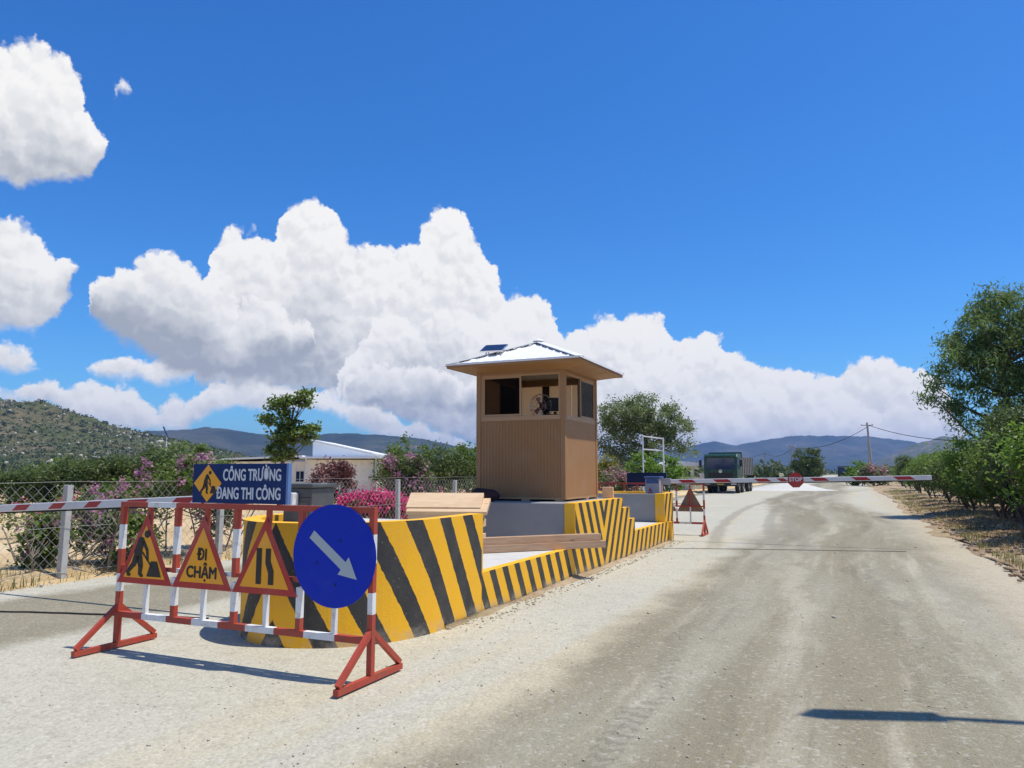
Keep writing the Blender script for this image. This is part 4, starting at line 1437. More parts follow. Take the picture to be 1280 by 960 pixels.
def barricade(name, base, rz, label, group, arts, board=False, feet=(0, 4), round_sign=False):
    g = empty(name, base, rz)
    tag(g, label, 'sign barricade', group)
    L = BAY * 4
    T, Bt, MD = 1.285, 0.30, 0.72
    ps = 0.045
    # rails in red and white lengths
    def rail(z, x0, x1, cols, w=ps):
        n = len(cols)
        for k in range(n):
            a, b = x0 + (x1 - x0) * k / n, x0 + (x1 - x0) * (k + 1) / n
            MB().box(a, -w / 2, z - w / 2, b, w / 2, z + w / 2).build('rail', M['red' if cols[k] == 'r' else 'white'], g)
    rail(T, -ps / 2, L + ps / 2, 'rwrrrrrr')
    rail(Bt, ps / 2, L - ps / 2, 'rwrwrwrwr', 0.05)
    for k in range(5):
        x = BAY * k
        segs = [(Bt - 0.025 if k not in feet else 0.05, 0.55, 'r'), (0.55, 0.70, 'w') , (0.70, 0.86, 'r'), (0.86, 1.10, 'w'), (1.10, T - ps / 2, 'r')]
        if k in feet:
            segs[0] = (0.05, 0.50, 'r')
            segs[1] = (0.50, 0.66, 'w')
            segs[2] = (0.66, 0.88, 'r')
            segs[3] = (0.88, 1.10, 'w')
        else:
            segs[0] = (Bt + 0.025, 0.42, 'r')
            segs[1] = (0.42, 0.66, 'w')
        for z0, z1, c in segs:
            MB().box(x - ps / 2, -ps / 2 - 0.001, z0, x + ps / 2, ps / 2 + 0.001, z1).build('post', M['red' if c == 'r' else 'white'], g)
    for k in range(4):
        x = BAY * (k + 0.5)
        MB().box(x - 0.018, -0.018, Bt + 0.025, x + 0.018, 0.018, MD - 0.018).build('stub_post', M['white'], g)
        MB().box(x - 0.018, -0.018, MD + 0.018, x + 0.018, 0.018, T - ps / 2).build('stub_post', M['red'], g)
        MB().box(x - BAY / 2 + ps / 2, -0.017, MD - 0.017, x + BAY / 2 - ps / 2, 0.017, MD + 0.017).build('middle_rail', M['white' if k % 2 else 'red'], g)
    for k in feet:
        x = BAY * k
        MB().bar((x, -0.42, 0.027), (x, 0.42, 0.027), 0.045, 0.045).build('foot', M['red'], g)
        for s in (-1, 1):
            MB().bar((x, s * 0.40, 0.06), (x, s * 0.01, 0.37), 0.04, 0.04).build('brace', M['red'], g)
    for k, art in enumerate(arts):
        if art == 'round' :
            cx, cz, r_ = BAY * (k + 0.5), 0.925, 0.40
            circ = [(cx + r_ * math.cos(t), cz + r_ * math.sin(t)) for t in np.linspace(0, 2 * math.pi, 49)[:-1]]
            rs = MB().prism(circ, 'y', -0.034, -0.03).build('round_sign', M['signblue'], g)
            d = Vector((0.80, -0.60))
            n_ = Vector((0.60, 0.80))
            c = Vector((cx, cz))
            a, b = c - d * 0.27, c + d * 0.12
            t = c + d * 0.285
            poly = [a + n_ * 0.037, b + n_ * 0.037, b + n_ * 0.085, t, b - n_ * 0.085, b - n_ * 0.037, a - n_ * 0.037]
            MB().prism([(q.x, q.y) for q in poly], 'y', -0.0365, -0.0352).build('arrow', M['signgrey'], rs)
            for q in ((0.06, 0.12), (-0.16, -0.06), (0.02, -0.22)):
                MB().prism([(cx + q[0] + 0.012 * math.cos(t_), cz + q[1] + 0.012 * math.sin(t_)) for t_ in np.linspace(0, 6.283, 9)[:-1]], 'y', -0.0362, -0.0352).build('bolt_head', M['boardblue'], rs)
        elif art == 'panel':
            MB().box(BAY * k + 0.03, -0.036, 0.56, BAY * (k + 1) - 0.03, -0.03, 0.78).build('sign_plate', M['signback'], g)
        elif art:
            triangle_sign(g, BAY * (k + 0.5), 0.585, 0.685, 0.62, art, -1)
    if board:
        x0, x1, z0, z1 = 0.875, 1.915, 1.315, 1.65
        bd = MB().box(x0, -0.03, z0, x1, -0.008, z1).build('blue_board', M['boardblue'], g, 0.002)
        MB().box(x1, -0.031, z0 - 0.002, x1 + 0.02, 0.01, z1 + 0.002).build('board_edge', M['boardedge'], bd)
        cz, cx, hs = (z0 + z1) / 2, x0 + 0.175, 0.16
        MB().prism([(cx - hs, cz), (cx, cz - hs), (cx + hs, cz), (cx, cz + hs)], 'y', -0.0335, -0.0305).build('diamond_sign', M['signyel'], bd)
        o = pictogram().build('pictogram', M['black'], bd)
        o.matrix_local = Matrix(((0.5, 0, 0, cx + 0.012), (0, 0, -1, -0.0335), (0, 0.5, 0, cz - 0.115), (0, 0, 0, 1)))
        mx_ = Matrix(((1, 0, 0, 0), (0, 0, -1, -0.033), (0, 1, 0, 0), (0, 0, 0, 1)))
        text_mesh('CÔNG TRƯỜNG', 0.138, M['signwhite'], bd, mx=mx_ @ Matrix.Translation((x1 - 0.05, cz + 0.068, 0)), width=0.63, bold=0.0028, align='RIGHT')
        text_mesh('ĐANG THI CÔNG', 0.138, M['signwhite'], bd, mx=mx_ @ Matrix.Translation((x1 - 0.05, cz - 0.088, 0)), width=0.70, bold=0.003, align='RIGHT')
        for x in (x0 + 0.1, x1 - 0.1):
            MB().box(x - 0.012, -0.007, z0 - 0.02, x + 0.012, 0.004, z1 - 0.03).build('board_bracket', M['red'], bd)
    return g


barricade('sign_barricade', Vector((-3.592, 6.986, 0.02)), ROADROT, 'red and white barricade with three triangular signs, a round arrow sign and a blue board', 'road work barricades',
          ['man', 'slow', 'narrow', 'round'], board=True)
barricade('sign_barricade', W(10.95, -0.46, 0.012), ROADROT + math.pi, 'red and white barricade seen from behind beside the island end', 'road work barricades',
          ['man', 'narrow', 'panel', 'panel'], feet=(0, 4))
barricade('sign_barricade', W(14.5, 3.9, 0.012), ROADROT + math.pi, 'low red and white barricade partly hidden behind the booth pedestal', 'road work barricades', ['', 'panel', 'panel', ''], feet=(0, 4))

# ------------------------------------------------------------------ timber on the island
def plank(name, u, v, z, length, wid, thk, ang, mkey, label, group, tiltx=0.0):
    o = MB().box(-length / 2, -wid / 2, 0, length / 2, wid / 2, thk).build(name, M[mkey], None, 0.004)
    o.location = W(u, v, z)
    o.rotation_euler = (tiltx, 0, ROADROT + ang)
    tag(o, label, 'plank' if mkey == 'pine' else 'timber beam', group)
    return o


nth = ['lowest', 'second', 'third', 'fourth', 'fifth', 'sixth', 'seventh']
zz = HW - 0.004
for k in range(7):
    t = [0.105, 0.11, 0.10, 0.11, 0.105, 0.06, 0.06][k]
    dx = [0.0, 0.02, -0.015, 0.025, 0.01, 0.05, -0.02][k]
    L = [1.10, 1.13, 1.08, 1.12, 1.10, 1.22, 1.14][k]
    lab = 'topmost thick pale pine board of the stack behind the striped nose wall' if k == 6 else nth[k] + ' pale pine board from the bottom of the stack behind the nose wall'
    plank('pine_board', 1.50 + (0.02 if k == 6 else 0), 1.72 - dx, zz + 0.001, L, 0.34 if k < 5 else (0.40 if k == 5 else 0.34), t, math.radians(16), 'pine', lab, 'pine boards stacked on the island', 0.0 if k < 5 else math.radians([28, 38][k - 5]))
    zz += t + 0.002 if k < 4 else (0.16 if k == 4 else 0.075)
bx_a, bx_b = (1.10, 0.95), (2.60, -0.40)
ang = math.atan2(bx_b[0] - bx_a[0], -(bx_b[1] - bx_a[1]))
for k in range(2):
    mu, mv = (bx_a[0] + bx_b[0]) / 2, (bx_a[1] + bx_b[1]) / 2
    plank('timber_beam', mu - 0.02 * k, mv + 0.05 * k, HW + 0.001 + 0.104 * k, math.dist(bx_a, bx_b) + (0 if k == 0 else -0.04), 0.13, 0.102, ang, 'beam',
          ['lower of two brown beams overhanging the striped low wall', 'upper of two brown beams lying before the grey pedestal'][k], 'brown beams on the island')

# dark crumpled sack by the booth corner
bmx = bmesh.new()
bmesh.ops.create_icosphere(bmx, subdivisions=3, radius=0.16)
for v_ in bmx.verts:
    n_ = fbm(np.array([v_.co.x * 9 + 5]), np.array([v_.co.y * 9 + v_.co.z * 7]), 3, 4)[0]
    v_.co *= 0.75 + 0.6 * n_
    v_.co.z = max(-0.10, v_.co.z * 0.75)
    v_.co.x *= 1.5
me = bpy.data.meshes.new('cloth_sack')
bmx.to_mesh(me)
bmx.free()
me.materials.append(M['bag'])
sk = bpy.data.objects.new('cloth_sack', me)
COL.objects.link(sk)
sk.location = W(2.62, 1.62, HT + 0.09)
tag(sk, 'crumpled dark maroon sack on the pedestal by the booth', 'sack')
pk = MB().box(-0.10, -0.06, 0, 0.10, 0.06, 0.2).build('wooden_block', M['pine'], None, 0.006, loc=W(4.90, 0.22, HT - 0.006), rz=ROADROT + 0.2)
tag(pk, 'small pale wooden block standing beside the booth', 'wood block')

# ------------------------------------------------------------------ chain-link fence with concrete posts
FV = 6.78
FEN = empty('chain_link_fence', W(-0.96, FV, 0.0), ROADROT)
tag(FEN, 'rusty chain-link fence on concrete posts along the sand lot', 'fence')
FH = 1.40


def chain_panel(L, H, s=0.08, r_=0.0024):
    vs, qs = [], []
    n = int(L / s)
    nz = int(H / s)
    base = np.array([(-0.5, -0.29), (0.5, -0.29), (0, 0.58)]) * 2 * r_
    V, Q = [], []
    for i in range(n):
        for j in range(nz):
            x0 = (i + ((j + i) % 2)) * s
            x1 = (i + ((j + i + 1) % 2)) * s
            z0, z1 = j * s, (j + 1) * s
            yo = 0.003 if i % 2 else -0.003
            b0 = len(V)
            d = np.array([x1 - x0, z1 - z0])
            d = d / np.linalg.norm(d)
            nrm = np.array([-d[1], d[0]])
            for (px_, pz_) in ((x0, z0), (x1, z1)):
                for a, c in base:
                    V.append((px_ + nrm[0] * a, yo + c, pz_ + nrm[1] * a))
            for k in range(3):
                k2 = (k + 1) % 3
                Q.append((b0 + k, b0 + k2, b0 + 3 + k2, b0 + 3 + k))
    return np.array(V), np.array(Q)


CV, CQ = chain_panel(3.0 - 0.10, FH - 0.05)
panel_me = None
NP = 13
for k in range(-2, NP):
    y0 = k * 3.0
    o = MB().box(-0.05, -0.05, -0.05, 0.05, 0.05, FH - 0.06 + 0.05 * (k % 3 == 0)).build('post', M['postcon'], FEN, 0.008)
    o.location = (0, y0, 0.02)
    o.rotation_euler = (random.uniform(-.015, .015), random.uniform(-.015, .015), random.uniform(-.05, .05))
    if k == NP - 1:
        break
    if panel_me is None:
        o = np_mesh('chain_link', CV, CQ, M['wire'], FEN)
        panel_me = o.data
    else:
        o = bpy.data.objects.new('chain_link', panel_me)
        COL.objects.link(o)
        o.parent = FEN
    o.matrix_local = Matrix.Translation((0.056, y0 + 0.05, 0.12)) @ Matrix.Rotation(math.pi / 2, 4, 'Z')
    o['kind'] = 'stuff'
    for zz_ in (0.15, 0.8, FH + 0.06):
        sag = 0.015
        pts = [(0.062, y0 + t * 3.0, zz_ - sag * 4 * t * (1 - t)) for t in np.linspace(0, 1, 7)]
        MB().tube(pts, 0.0028, 4, False).build('strand', M['wire'], FEN)


# ------------------------------------------------------------------ plants
def leaf_cloud(centres, size, rng_, aspect=0.45, droop=0.0, jitter=0.35, outward=None):
    """rhombic leaves, two folded halves each; returns verts and quads"""
    n = len(centres)
    d = rng_.normal(size=(n, 3))
    d[:, 2] = d[:, 2] * 0.7 - droop
    if outward is not None:
        d = d + outward
    d /= np.linalg.norm(d, axis=1, keepdims=True) + 1e-9
    up = rng_.normal(size=(n, 3)) * 0.7 + np.array([0, 0, 1.0])
    s = np.cross(d, up)
    s /= np.linalg.norm(s, axis=1, keepdims=True) + 1e-9
    L = size * (1 + jitter * rng_.uniform(-1, 1, n))[:, None]
    w = L * aspect * 0.5
    nrm = np.cross(s, d)
    a = centres - d * L * 0.5
    b = centres + d * L * 0.5 - nrm * L * 0.08
    m1 = centres + s * w + nrm * w * 0.25
    m2 = centres - s * w + nrm * w * 0.25
    V = np.stack([a, m1, b, m2], 1).reshape(-1, 3)
    Q = np.arange(4 * n).reshape(n, 4)
    return V, Q


def in_lobes(lobes, n, rng_, surf=0.55):
    """points in a union of ellipsoids, more of them near the surface"""
    lobes = np.array(lobes, float)
    vol = lobes[:, 3] * lobes[:, 4] * lobes[:, 5]
    pick = rng_.choice(len(lobes), n, p=vol / vol.sum())
    d = rng_.normal(size=(n, 3))
    d /= np.linalg.norm(d, axis=1, keepdims=True)
    r_ = rng_.random(n) ** (1 / 3.0)
    r_ = np.where(rng_.random(n) < surf, 0.7 + 0.3 * rng_.random(n), r_)
    return lobes[pick, :3] + d * r_[:, None] * lobes[pick, 3:]


def make_tree(name, label, cat, loc, lobes, seed, leafm, barkm='bark', nclus=60, per=70, crad=0.35, leaf=0.14, aspect=0.45, droop=0.0, trunk_r=0.12, trunk_top=None,
              lean=(0, 0), group=None, stems=1, nbranch=24, flowers=None, rz=0.0, flat=0.75):
    """tree or shrub: trunk part with limbs, crown part of leaves in clumps, flowers as a part of their own"""
    rg = np.random.default_rng(seed)
    t = empty(name, loc, rz)
    tag(t, label, cat, group)
    lob = np.array(lobes, float)
    zlo = (lob[:, 2] - lob[:, 5]).min()
    ztop = trunk_top or (lob[:, 2].max())
    cc = in_lobes(lobes, nclus, rg)
    m_ = MB()
    heads = []
    for sidx in range(stems):
        a = rg.uniform(0, 6.28)
        ox, oy = (0.0, 0.0) if stems == 1 else (0.18 * math.cos(a) * stems ** 0.5, 0.18 * math.sin(a) * stems ** 0.5)
        spread = 0 if stems == 1 else 0.55
        pts, rad = [], []
        n = 7
        for i in range(n):
            q = i / (n - 1)
            wob = 0.05 * ztop * math.sin(q * 5 + seed + sidx)
            pts.append((ox * (1 + 3 * spread * q) + lean[0] * q * q + wob * 0.5 * q, oy * (1 + 3 * spread * q) + lean[1] * q * q + wob * 0.3 * q, -0.05 + (ztop + 0.05) * q))
            rad.append(trunk_r * (1.25 - q) ** 0.9 / (1 if stems == 1 else stems ** 0.4) + 0.006)
        m_.tube(pts, rad, 7)
        heads.append((np.array(pts), rad))
    order = rg.permutation(nclus)[:nbranch]
    for k in order:
        P_, R_ = heads[rg.integers(len(heads))]
        tgt = cc[k]
        dz = tgt[2] - np.linalg.norm(tgt[:2] - P_[:, :2].mean(0)) * 0.6
        i = int(np.clip(np.argmin(abs(P_[:, 2] - max(dz, zlo * 0.8))), 1, len(P_) - 2))
        a = P_[i]
        mid = (a + tgt) / 2 + np.array([0, 0, -0.08 * np.linalg.norm(tgt - a)]) + rg.normal(size=3) * 0.05 * np.linalg.norm(tgt - a)
        r0 = max(0.008, R_[i] * 0.45)
        m_.tube([a, mid, tgt], [r0, r0 * 0.6, r0 * 0.2 + 0.003], 5, False)
    m_.build('trunk' if stems == 1 else 'stems', M[barkm], t, smooth=True)
    cr = crad * rg.uniform(0.6, 1.25, nclus)
    off = rg.normal(size=(nclus, per, 3)) * np.array([1, 1, flat]) * 0.55
    C = (cc[:, None, :] + off * cr[:, None, None]).reshape(-1, 3)
    C[:, 2] = np.maximum(C[:, 2], 0.06)
    V, Q = leaf_cloud(C, leaf, rg, aspect, droop)
    np_mesh('crown', V, Q, leafm, t)
    if flowers:
        fm, nfc, fper, frad, fsize, zmin = flowers
        top = in_lobes(lobes, nfc * 3, rg, surf=0.95)
        zc = lob[:, 2].mean() + zmin
        top = top[top[:, 2] > zc][:nfc]
        off = rg.normal(size=(len(top), fper, 3)) * 0.55 * frad * rg.uniform(0.5, 1.3, (len(top), 1, 1))
        C = (top[:, None, :] * 1.03 + off).reshape(-1, 3)
        C[:, 2] = np.maximum(C[:, 2], 0.08)
        V, Q = leaf_cloud(C, fsize, rg, 0.9)
        tag(np_mesh('flowers', V, Q, fm, t), kind='stuff')
    return t


LEAF = dict(
    fresh=leaf_mat('fresh_leaf', (0.06, 0.11, 0.02), (0.17, 0.24, 0.045), 0.35),
    bright=leaf_mat('bright_leaf', (0.075, 0.155, 0.02), (0.2, 0.32, 0.045), 0.38),
    deep=leaf_mat('deep_leaf', (0.045, 0.08, 0.022), (0.135, 0.18, 0.05), 0.28),
    olive=leaf_mat('olive_leaf', (0.09, 0.125, 0.045), (0.22, 0.27, 0.10), 0.3),
    gum=leaf_mat('narrow_leaf', (0.07, 0.12, 0.035), (0.2, 0.29, 0.08), 0.32),
    far=leaf_mat('far_leaf', (0.04, 0.065, 0.022), (0.115, 0.14, 0.045), 0.25),
    maroon=leaf_mat('maroon_leaf', (0.09, 0.035, 0.035), (0.20, 0.09, 0.075), 0.3),
    yellowish=leaf_mat('yellow_green_leaf', (0.12, 0.13, 0.02), (0.28, 0.26, 0.035), 0.35),
    dry=leaf_mat('dry_blade', (0.24, 0.17, 0.07), (0.50, 0.38, 0.18), 0.3),
    weed=leaf_mat('weed_blade', (0.07, 0.09, 0.02), (0.20, 0.21, 0.06), 0.3),
)
FLOW = dict(
    purple=leaf_mat('purple_bract', (0.36, 0.13, 0.24), (0.58, 0.30, 0.42), 0.35, (0.6, 0.3, 0.42)),
    pink=leaf_mat('pink_bract', (0.55, 0.10, 0.17), (0.75, 0.24, 0.30), 0.35, (0.8, 0.25, 0.3)),
    magenta=leaf_mat('magenta_bract', (0.55, 0.02, 0.16), (0.78, 0.07, 0.26), 0.35, (0.8, 0.08, 0.25)),
    dusty=leaf_mat('dusty_pink_bract', (0.34, 0.16, 0.17), (0.52, 0.30, 0.30), 0.3, (0.5, 0.28, 0.28)),
)


def gpt(x, Y):
    """ground point seen at photo column x, distance Y"""
    p = at(x, 590, Y)
    return Vector((p.x, Y, 0.0))


# the big gum tree at the right
make_tree('gum_tree', 'tall feathery dark green tree rising behind the roadside shrubs', 'tree', gpt(1268, 26), [
    (0.3, 0, 6.9, 1.6, 1.6, 1.2), (-0.9, 0.2, 6.3, 1.1, 1.2, 1.0), (1.6, 0.2, 6.6, 1.4, 1.3, 1.2), (-1.6, 0, 5.2, 1.0, 1.1, 0.7), (-2.2, 0.3, 4.4, 0.8, 0.9, 0.7), (-1.2, -0.2, 3.6, 0.9, 1.0, 0.6),
    (-0.2, 0, 5.0, 1.0, 1.2, 0.7), (1.5, 0, 4.6, 1.6, 1.2, 1.1), (0.6, 0, 3.2, 1.2, 1.1, 0.7), (2.4, 0.5, 5.5, 1.2, 1.2, 1.2)],
    41, LEAF['gum'], 'bark', 250, 130, 0.42, 0.19, 0.25, 0.75, 0.17, 6.4, nbranch=70, lean=(-0.2, 0))
# shrubs lining the road at the right
ORDN = ['nearest', 'second', 'third', 'fourth', 'fifth', 'sixth', 'seventh', 'eighth', 'ninth', 'tenth', 'eleventh', 'twelfth', 'thirteenth', 'fourteenth', 'fifteenth', 'sixteenth', 'farthest']
shr_lobes = [
    [(0, 0, 1.55, 0.95, 0.95, 0.75), (0.5, 0.3, 2.0, 0.7, 0.7, 0.5), (-0.5, -0.2, 1.15, 0.7, 0.7, 0.55), (0.3, -0.5, 0.95, 0.6, 0.6, 0.4)],
    [(0, 0, 1.4, 1.0, 1.0, 0.75), (-0.5, 0.4, 1.9, 0.6, 0.6, 0.5), (0.6, -0.1, 1.7, 0.6, 0.7, 0.5), (-0.6, -0.4, 0.9, 0.6, 0.6, 0.4)],
    [(0.1, 0, 1.3, 1.05, 1.0, 0.7), (0.0, 0.2, 1.95, 0.65, 0.6, 0.5), (-0.7, 0.1, 1.3, 0.6, 0.6, 0.5)],
]
protos = {}
spots = [(9.6, -8.9, 1.35), (11.4, -8.5, 1.3), (13.0, -9.3, 1.45), (14.6, -8.5, 1.25), (16.6, -9.0, 1.35), (18.6, -8.5, 1.2), (21.0, -8.9, 1.25), (23.6, -8.4, 1.15), (26.5, -8.8, 1.2), (30, -8.4, 1.1), (34, -8.9, 1.2), (38.5, -8.5, 1.1),
         (44, -9.0, 1.2), (50, -8.7, 1.1), (57, -9.2, 1.2), (66, -9.0, 1.2), (77, -9.3, 1.25)]
for i, (u, v, sc) in enumerate(spots):
    k = i % 3
    lab = f'leafy green shrub in the roadside row, {ORDN[i]} from the camera'
    if k not in protos:
        o = make_tree('roadside_shrub', lab, 'shrub', W(u, v), shr_lobes[k], 60 + k, LEAF[['deep', 'bright', 'fresh'][k]], 'bark', 110, 95, 0.34, 0.105, 0.42, 0.25, 0.055, 1.5, stems=6, nbranch=36, group='shrubs along the road edge')
        protos[k] = o
    else:
        o = copy_tree(protos[k])
        o.location = W(u, v)
        o['label'] = lab
    o.rotation_euler.z = random.uniform(0, 6.28)
    o.scale = (sc, sc, sc * random.uniform(0.93, 1.07))
# second row behind, part of the thicket
for i, (u, v, sc) in enumerate([(12.0, -11.2, 1.65), (15.5, -11.2, 1.6), (19.5, -11.4, 1.5), (25, -11.5, 1.4), (33, -11.8, 1.4), (46, -12.0, 1.4)]):
    o = copy_tree(protos[i % 3])
    o.location = W(u, v)
    o.rotation_euler.z = random.uniform(0, 6.28)
    o.scale = (sc, sc, sc)
    o['label'] = f'taller green shrub behind the roadside row, {ORDN[i] if i < 5 else "farthest"} of its row'
    o['group'] = 'taller shrubs behind the roadside row'
make_tree('flowering_shrub', 'dusty pink shrub at the far end of the roadside row', 'shrub', gpt(1091, 84), [(0, 0, 1.3, 1.3, 1.2, 1.0), (0.8, 0, 0.9, 0.9, 0.9, 0.7)], 71, LEAF['olive'], 'bark', 40, 45, 0.5, 0.3, 0.5, 0, 0.06, 1.2, stems=3, nbranch=8, flowers=(FLOW['dusty'], 22, 24, 0.4, 0.26, -0.2))
make_tree('green_bush', 'fresh green bush at the foot of the leaning power pole', 'bush', gpt(1074, 88), [(0, 0, 1.5, 1.3, 1.2, 1.3), (-0.6, 0, 1.0, 0.9, 0.9, 0.9)], 72, LEAF['bright'], 'bark', 50, 50, 0.5, 0.3, 0.5, 0, 0.06, 1.2, stems=3, nbranch=8)
make_tree('round_tree', 'dense round dark tree standing left of the far end of the road', 'tree', gpt(1010, 112), [(-0.9, 0, 3.2, 1.5, 1.5, 1.9), (1.0, 0, 3.2, 1.4, 1.5, 2.1), (0, 0, 2.0, 2.0, 1.8, 1.6)], 73, LEAF['deep'], 'bark', 120, 60, 0.55, 0.33, 0.4, 0.3, 0.2, 3, nbranch=10)

# tree and bushes behind the booth
make_tree('broad_tree', 'broad grey-green tree behind the white pipe frame', 'tree', gpt(808, 44), [
    (-1.0, 0, 4.9, 1.6, 1.6, 1.1), (0.9, 0.2, 4.7, 1.5, 1.5, 1.0), (-1.7, 0, 3.6, 1.3, 1.4, 1.1), (0.2, 0, 3.6, 1.6, 1.5, 1.1), (2.1, 0, 3.9, 1.1, 1.2, 0.9), (-0.3, 0.1, 5.7, 0.9, 0.9, 0.6), (-1.6, 0, 2.4, 1.1, 1.1, 0.8), (2.3, 0, 2.9, 0.7, 0.8, 0.6)],
    81, LEAF['olive'], 'palebark', 210, 100, 0.44, 0.16, 0.42, 0.1, 0.2, 4.6, nbranch=60)
make_tree('green_bush', 'bright green bush under the broad tree by the navy board', 'bush', gpt(825, 38), [(0, 0, 1.6, 1.0, 1.0, 0.9), (-0.9, 0, 1.5, 0.9, 0.9, 0.9), (0.9, 0, 1.3, 0.6, 0.6, 0.6)], 82, LEAF['bright'], 'bark', 90, 60, 0.34, 0.16, 0.5, 0, 0.06, 1.2, stems=3, nbranch=10)
make_tree('yellow_bush', 'yellow-green bush just right of the booth wall', 'bush', gpt(754, 35), [(0, 0, 1.4, 0.6, 0.6, 1.0)], 83, LEAF['yellowish'], 'bark', 40, 50, 0.3, 0.15, 0.5, 0, 0.05, 1.2, stems=3, nbranch=6)
make_tree('flowering_shrub', 'dusty pink bougainvillea right of the booth before the broad tree', 'shrub', gpt(770, 31), [(0, 0, 1.1, 0.6, 0.6, 0.8), (0.5, 0, 0.8, 0.5, 0.5, 0.5)], 84, LEAF['olive'], 'bark', 50, 55, 0.28, 0.12, 0.5, 0, 0.04, 1.0, stems=3, nbranch=10, flowers=(FLOW['dusty'], 45, 26, 0.25, 0.11, -0.7))

# left: single leafy tree in front of the white building, and others
make_tree('young_tree', 'slim tree with open leafy crown before the white building', 'tree', gpt(352, 30), [
    (0.75, 0, 4.55, 0.55, 0.5, 0.32), (0.2, 0, 4.35, 0.45, 0.4, 0.3), (-0.45, 0, 4.3, 0.5, 0.4, 0.22), (-0.65, 0.1, 3.75, 0.4, 0.4, 0.22), (0.15, 0, 3.75, 0.5, 0.45, 0.4), (0.75, 0, 3.1, 0.6, 0.45, 0.35), (0.1, 0, 3.0, 0.5, 0.5, 0.4), (1.1, 0, 3.2, 0.45, 0.4, 0.25), (-0.1, 0, 2.4, 0.5, 0.5, 0.35)],
    91, LEAF['fresh'], 'bark', 150, 26, 0.24, 0.17, 0.5, 0.1, 0.10, 4.2, nbranch=70, lean=(0.3, 0))
make_tree('maroon_shrub', 'dark maroon rounded shrub beside the white building wall', 'shrub', gpt(415, 27), [(0, 0, 1.25, 0.75, 0.7, 0.75), (0.35, 0, 1.5, 0.45, 0.45, 0.45)], 92, LEAF['maroon'], 'bark', 70, 60, 0.25, 0.11, 0.5, 0, 0.05, 1.2, stems=4, nbranch=16, flowers=(FLOW['dusty'], 25, 14, 0.2, 0.09, 0.0))
make_tree('flowering_shrub', 'tall mauve-flowered shrub above the magenta flower bed', 'shrub', gpt(512, 26), [(0, 0, 1.5, 0.55, 0.5, 0.75), (-0.45, 0, 1.5, 0.5, 0.5, 0.6), (0.5, 0, 1.0, 0.45, 0.45, 0.5)], 93, LEAF['deep'], 'bark', 70, 60, 0.25, 0.11, 0.5, 0, 0.05, 1.4, stems=4, nbranch=16, flowers=(FLOW['purple'], 44, 24, 0.2, 0.10, -0.6))
for i, (x, Y, w_, h_) in enumerate([(446, 23.5, 0.6, 0.95), (470, 23.2, 0.65, 1.05), (492, 22.8, 0.5, 0.9), (545, 24.5, 0.4, 0.75), (583, 24.5, 0.4, 0.8)]):
    make_tree('magenta_bougainvillea', ['magenta bougainvillea nearest the dark gate cabinet', 'largest magenta bougainvillea, middle of the flower bed', 'magenta bougainvillea beside the fence post before the pine boards', 'small magenta bougainvillea left of the booth above the pine boards', 'small magenta bougainvillea touching the booth left edge'][i],
              'bougainvillea', gpt(x, Y), [(0, 0, h_ * 0.5, w_, w_ * 0.9, h_ * 0.42)], 100 + i, LEAF['fresh'], 'bark', 34, 40, 0.2, 0.09, 0.5, 0, 0.03, h_ * 0.6, stems=3, nbranch=8, group='magenta bougainvilleas behind the fence', flowers=(FLOW['magenta'], 46, 40, 0.2, 0.085, -0.15 * h_))
for i, (x, Y, w_, h_) in enumerate([(512, 40, 1.5, 3.6), (548, 37, 1.5, 3.0), (585, 39, 1.5, 3.2), (495, 46, 1.3, 3.0)]):
    make_tree('garden_tree', ['tallest bushy green tree between white shed and booth', 'low bushy tree in the middle between shed and booth', 'bushy green tree against the booth left edge', 'bushy tree half hidden behind the white shed roof end'][i], 'tree', gpt(x, Y),
              [(0, 0, h_ * 0.62, w_ * 0.8, w_, h_ * 0.33), (w_ * 0.5, 0, h_ * 0.5, w_ * 0.6, w_ * 0.7, h_ * 0.28), (-w_ * 0.5, 0, h_ * 0.48, w_ * 0.6, w_ * 0.7, h_ * 0.28), (0, 0, h_ * 0.25, w_ * 0.9, w_ * 0.8, h_ * 0.2)],
              110 + i, LEAF['deep' if i % 2 else 'fresh'], 'bark', 110, 60, 0.36, 0.17, 0.45, 0.1, 0.09, h_ * 0.6, nbranch=20, group='bushy trees left of the booth')

# bougainvillea growing through the fence
BGL = [
    ('big sprawling mauve bougainvillea climbing the fence behind the barricade', 212, 13.4, [(0, 0, 1.45, 0.65, 0.5, 0.38), (0.5, 0.1, 1.5, 0.5, 0.45, 0.35), (-0.55, 0, 1.25, 0.45, 0.4, 0.3), (-0.3, 0, 0.65, 0.35, 0.35, 0.35)], 120, 'purple', -0.35),
    ('mauve bougainvillea thicket beside the left concrete post', 135, 12.2, [(0, 0, 0.95, 0.5, 0.4, 0.45), (0.3, 0, 0.55, 0.45, 0.35, 0.4), (-0.25, 0, 0.5, 0.3, 0.3, 0.3)], 121, 'purple', -0.7),
    ('small bougainvillea clump at the left foot of the concrete post', 62, 11.6, [(0, 0, 0.75, 0.28, 0.25, 0.3), (-0.1, 0, 0.42, 0.26, 0.25, 0.25)], 122, 'purple', -0.8),
    ('mauve bougainvillea under the blue board behind the triangular signs', 268, 14.6, [(0, 0, 0.75, 0.35, 0.3, 0.4), (0.1, 0, 1.3, 0.6, 0.4, 0.35)], 123, 'purple', -0.6),
    ('pink bougainvillea behind the fence left of the mauve one', 100, 16.5, [(0, 0, 0.75, 0.7, 0.4, 0.3), (-1.1, 0, 0.65, 0.5, 0.4, 0.25), (0.9, 0, 0.9, 0.5, 0.4, 0.3)], 124, 'pink', -0.1),
]
